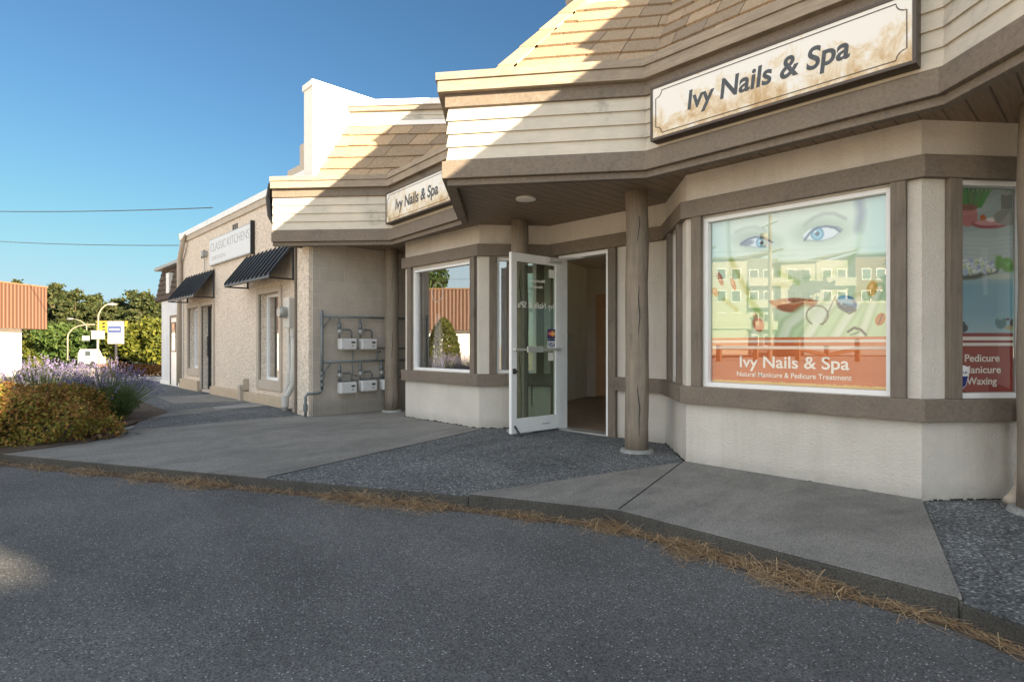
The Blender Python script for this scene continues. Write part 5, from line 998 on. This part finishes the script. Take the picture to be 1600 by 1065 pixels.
def vehicle(loc, L, W, H, label, name, cat, mat='van_white', hood=.0):
    x, y, z = loc; r = thing(name, label, cat, loc); G_ = ((x, y), (x + RV.x, y + RV.y)); zb = z + .3
    A, e, n = frame(G_); P = lambda s_, nn, zz_: (A[0] + e[0] * s_ + n[0] * nn, A[1] + e[1] * s_ + n[1] * nn, zz_)
    prof = [(0, zb), (L, zb), (L, z + H * .5), (L - hood * .5, z + H * .56), (L - hood, z + H * .6), (L - hood - H * .2, z + H), (.25, z + H), (0, z + H * .7)]
    m = MB(); a = [P(s_, 0, q) for s_, q in prof]; b2 = [P(s_, -W, q) for s_, q in prof]; k = len(prof)
    m.add(a + b2, [tuple(range(k)), tuple(range(2 * k - 1, k - 1, -1))] + [((i + 1) % k, i, k + i, k + (i + 1) % k) for i in range(k)]); m.build('body', mat, r, .06)
    m = MB(); m.seg(G_, .9, L - hood - H * .15, .004, .02, z + H * .62, z + H * .88); m.build('side_window', 'far_glass', r, .01)
    for s_ in (L * .2, L * .8):
        m = MB(); m.tube([P(s_, .02, z + .33), P(s_, -.22, z + .33)], .33, 14); m.build('wheel', 'tyre', r)
vehicle(place(-49.8, 66), 2.2, 1.6, 2.05, 'white van parked beyond the lavender', 'parked_van', 'van', hood=.4)
# overhead wires
def wire(p0, p1, sag, label, r=.014):
    m = MB(); p0, p1 = Vector(p0), Vector(p1); m.tube([p0.lerp(p1, i / 16) - Vector((0, 0, sag * 4 * (i / 16) * (1 - i / 16))) for i in range(17)], r, 5); tag(m.build('overhead_wire', 'cable'), label, 'wire')
a, b2 = place(-48, 43.2), place(-13.5, 26)
wire((a[0], a[1], 11.5), (b2[0], b2[1], 7.25), .30, 'upper dark wire crossing the sky to the showroom roof', .022)
a, b2 = place(-30, 26), place(-8.9, 15.6)
wire((a[0], a[1], 6.45), (b2[0], b2[1], 3.75), .25, 'lower thin wire reaching the showroom corner', .010)
# apartments, sheds and fence across the street (mirrored in the windows)
ap = thing('apartment_building', 'cream and grey four storey apartment block across the street, mirrored in the poster window', 'building', (-32, -73, 0))
AG = ((-12.0, -94.3), (-46.0, -58.5)); LA = seglen(AG); nb = 10; bw = LA / nb
for i in range(nb):
    mt = ('apart_white', 'apart_grey', 'apart_white', 'apart_brick', 'apart_white')[i % 5]; pr = (0, -.7, .5, .9, .1)[i % 5]; hh = 12.4 + (.0, .8, .3, .9, .5)[i % 5]
    m = MB(); m.seg(AG, i * bw, (i + 1) * bw - .02, -12, pr, -.1, hh); m.build('wall', mt, ap)
    m = MB(); A, e, n = frame(AG); P = lambda s_, nn, zz_: (A[0] + e[0] * s_ + n[0] * nn, A[1] + e[1] * s_ + n[1] * nn, zz_); s0, s1 = i * bw - .3, (i + 1) * bw + .3; q0, q1 = hh + .02, hh + (1.1 if i % 2 == 0 else .25)
    m.hexa([P(s0, pr + .9, q1), P(s1, pr + .9, q0), P(s1, -12, q0), P(s0, -12, q1), P(s0, pr + .9, q1 + .22), P(s1, pr + .9, q0 + .22), P(s1, -12, q0 + .22), P(s0, -12, q1 + .22)]); m.build('roof', 'apart_grey', ap)
    for fl_ in range(4):
        for w_ in (0.8, 2.8):
            m = MB(); m.seg(AG, i * bw + w_, i * bw + w_ + 1.3, pr, pr + .06, .9 + 3.05 * fl_, 2.5 + 3.05 * fl_); w = m.build('window', 'white_frame', ap)
            m = MB(); m.seg(AG, i * bw + w_ + .1, i * bw + w_ + 1.2, pr + .06, pr + .08, 1.0 + 3.05 * fl_, 2.4 + 3.05 * fl_); m.build('pane', 'far_glass', w)
        if i % 5 in (1, 4) and fl_ > 0:
            m = MB(); m.seg(AG, i * bw + .2, (i + 1) * bw - .2, pr, pr + 1.4, 3.0 * fl_ + .2, 3.0 * fl_ + .4); m.seg(AG, i * bw + .2, (i + 1) * bw - .2, pr + 1.33, pr + 1.4, 3.0 * fl_ + .4, 3.0 * fl_ + 1.35); m.build('balcony', 'apart_white', ap)
gs = thing('grey_shed', 'pale grey metal shed across the street, mirrored in the poster window', 'building', (-19, -57, 0)); m = MB(); GS = ((-14.0, -63), (-22.6, -54)); m.seg(GS, 0, seglen(GS), -6, 0, 0, 5.4); m.build('wall', 'shed_grey', gs); m = MB(); m.seg(GS, -.1, seglen(GS) + .1, -6.1, .1, 5.4, 5.6); m.build('roof', 'apart_white', gs)
ws = thing('white_kiosk', 'low cream kiosk across the street, mirrored in the poster window', 'building', (-31, -53, 0)); m = MB(); GS = ((-28.6, -55), (-34.5, -49)); m.seg(GS, 0, seglen(GS), -4, 0, 0, 2.6); m.build('wall', 'apart_white', ws); m = MB(); m.seg(GS, -.3, seglen(GS) + .3, -4.3, .3, 2.9, 4.6); m.build('roof', 'apart_white', ws)
up_ = thing('utility_pole', 'wooden utility pole with transformer across the street, mirrored in the poster window', 'utility pole', (-18.4, -35.3, 0))
m = MB(); m.tube([(-18.4, -35.3, 0), (-18.4, -35.3, 11)], [.17, .12], 10); m.build('pole', 'pole_wood', up_)
m = MB(); m.tube([(-18.75, -35.0, 8.6), (-18.75, -35.0, 9.6)], .28, 14); m.build('transformer', 'apart_white', up_)
m = MB(); m.tube([(-19.3, -36.1, 10.3), (-17.5, -34.5, 10.3)], .06, 6); m.build('crossarm', 'pole_wood', up_)
for k, dz in enumerate((10.4, 9.9, 8.2)): wire((-60, 4.3 - 3 - 35 * 0 - 20, dz), (20, -60 - 14, dz), .6, ('highest', 'middle', 'lowest')[k] + ' street wire behind the camera, mirrored in the poster window')
fn = thing('rail_fence', 'broken timber rail fence across the street, mirrored in the poster window', 'fence', (-15, -33, 0))
fp_ = [(-19.2, -28.7), (-17.4, -30.5), (-15.4, -32.6), (-14.0, -34.1), (-12.5, -35.6), (-10.5, -37.6)]
for i, p in enumerate(fp_):
    m = MB(); m.box(p[0] - .14, p[1] - .14, -.1, p[0] + .14, p[1] + .14, 1.5 if i in (2, 4) else 1.05); m.build('post', 'rust', fn)
for i in range(5):
    m = MB(); a, b2 = fp_[i], fp_[i + 1]; za, zb_ = (.85, .85) if i not in (2, 3) else ((.8, .35) if i == 2 else (.35, .8)); m.tube([(a[0], a[1], za), (b2[0], b2[1], zb_)], .13, 6); m.build('rail', 'rust', fn)
tree((-57.6, -31.6, 0), 10.5, 3.6, 'mid', 'sunlit tree behind the brown building, mirrored in the far bay window', None, 3000, .3)
tree((-18.6, -73.5, 0), 14.0, 2.8, 'conifer', 'grey green tree before the apartments, mirrored in the poster window', None, 3000, .45)
tree((-30, -38, 0), 5, 2.6, 'bright', 'roadside tree across the street beside the cream kiosk', None, 1800, .25)
m = MB(); m.prism([(-60, -46), (30, -80), (60, -110), (-120, -110), (-120, -46)], ZA, ZA + .05); struct('far_verge', m, 'verge')
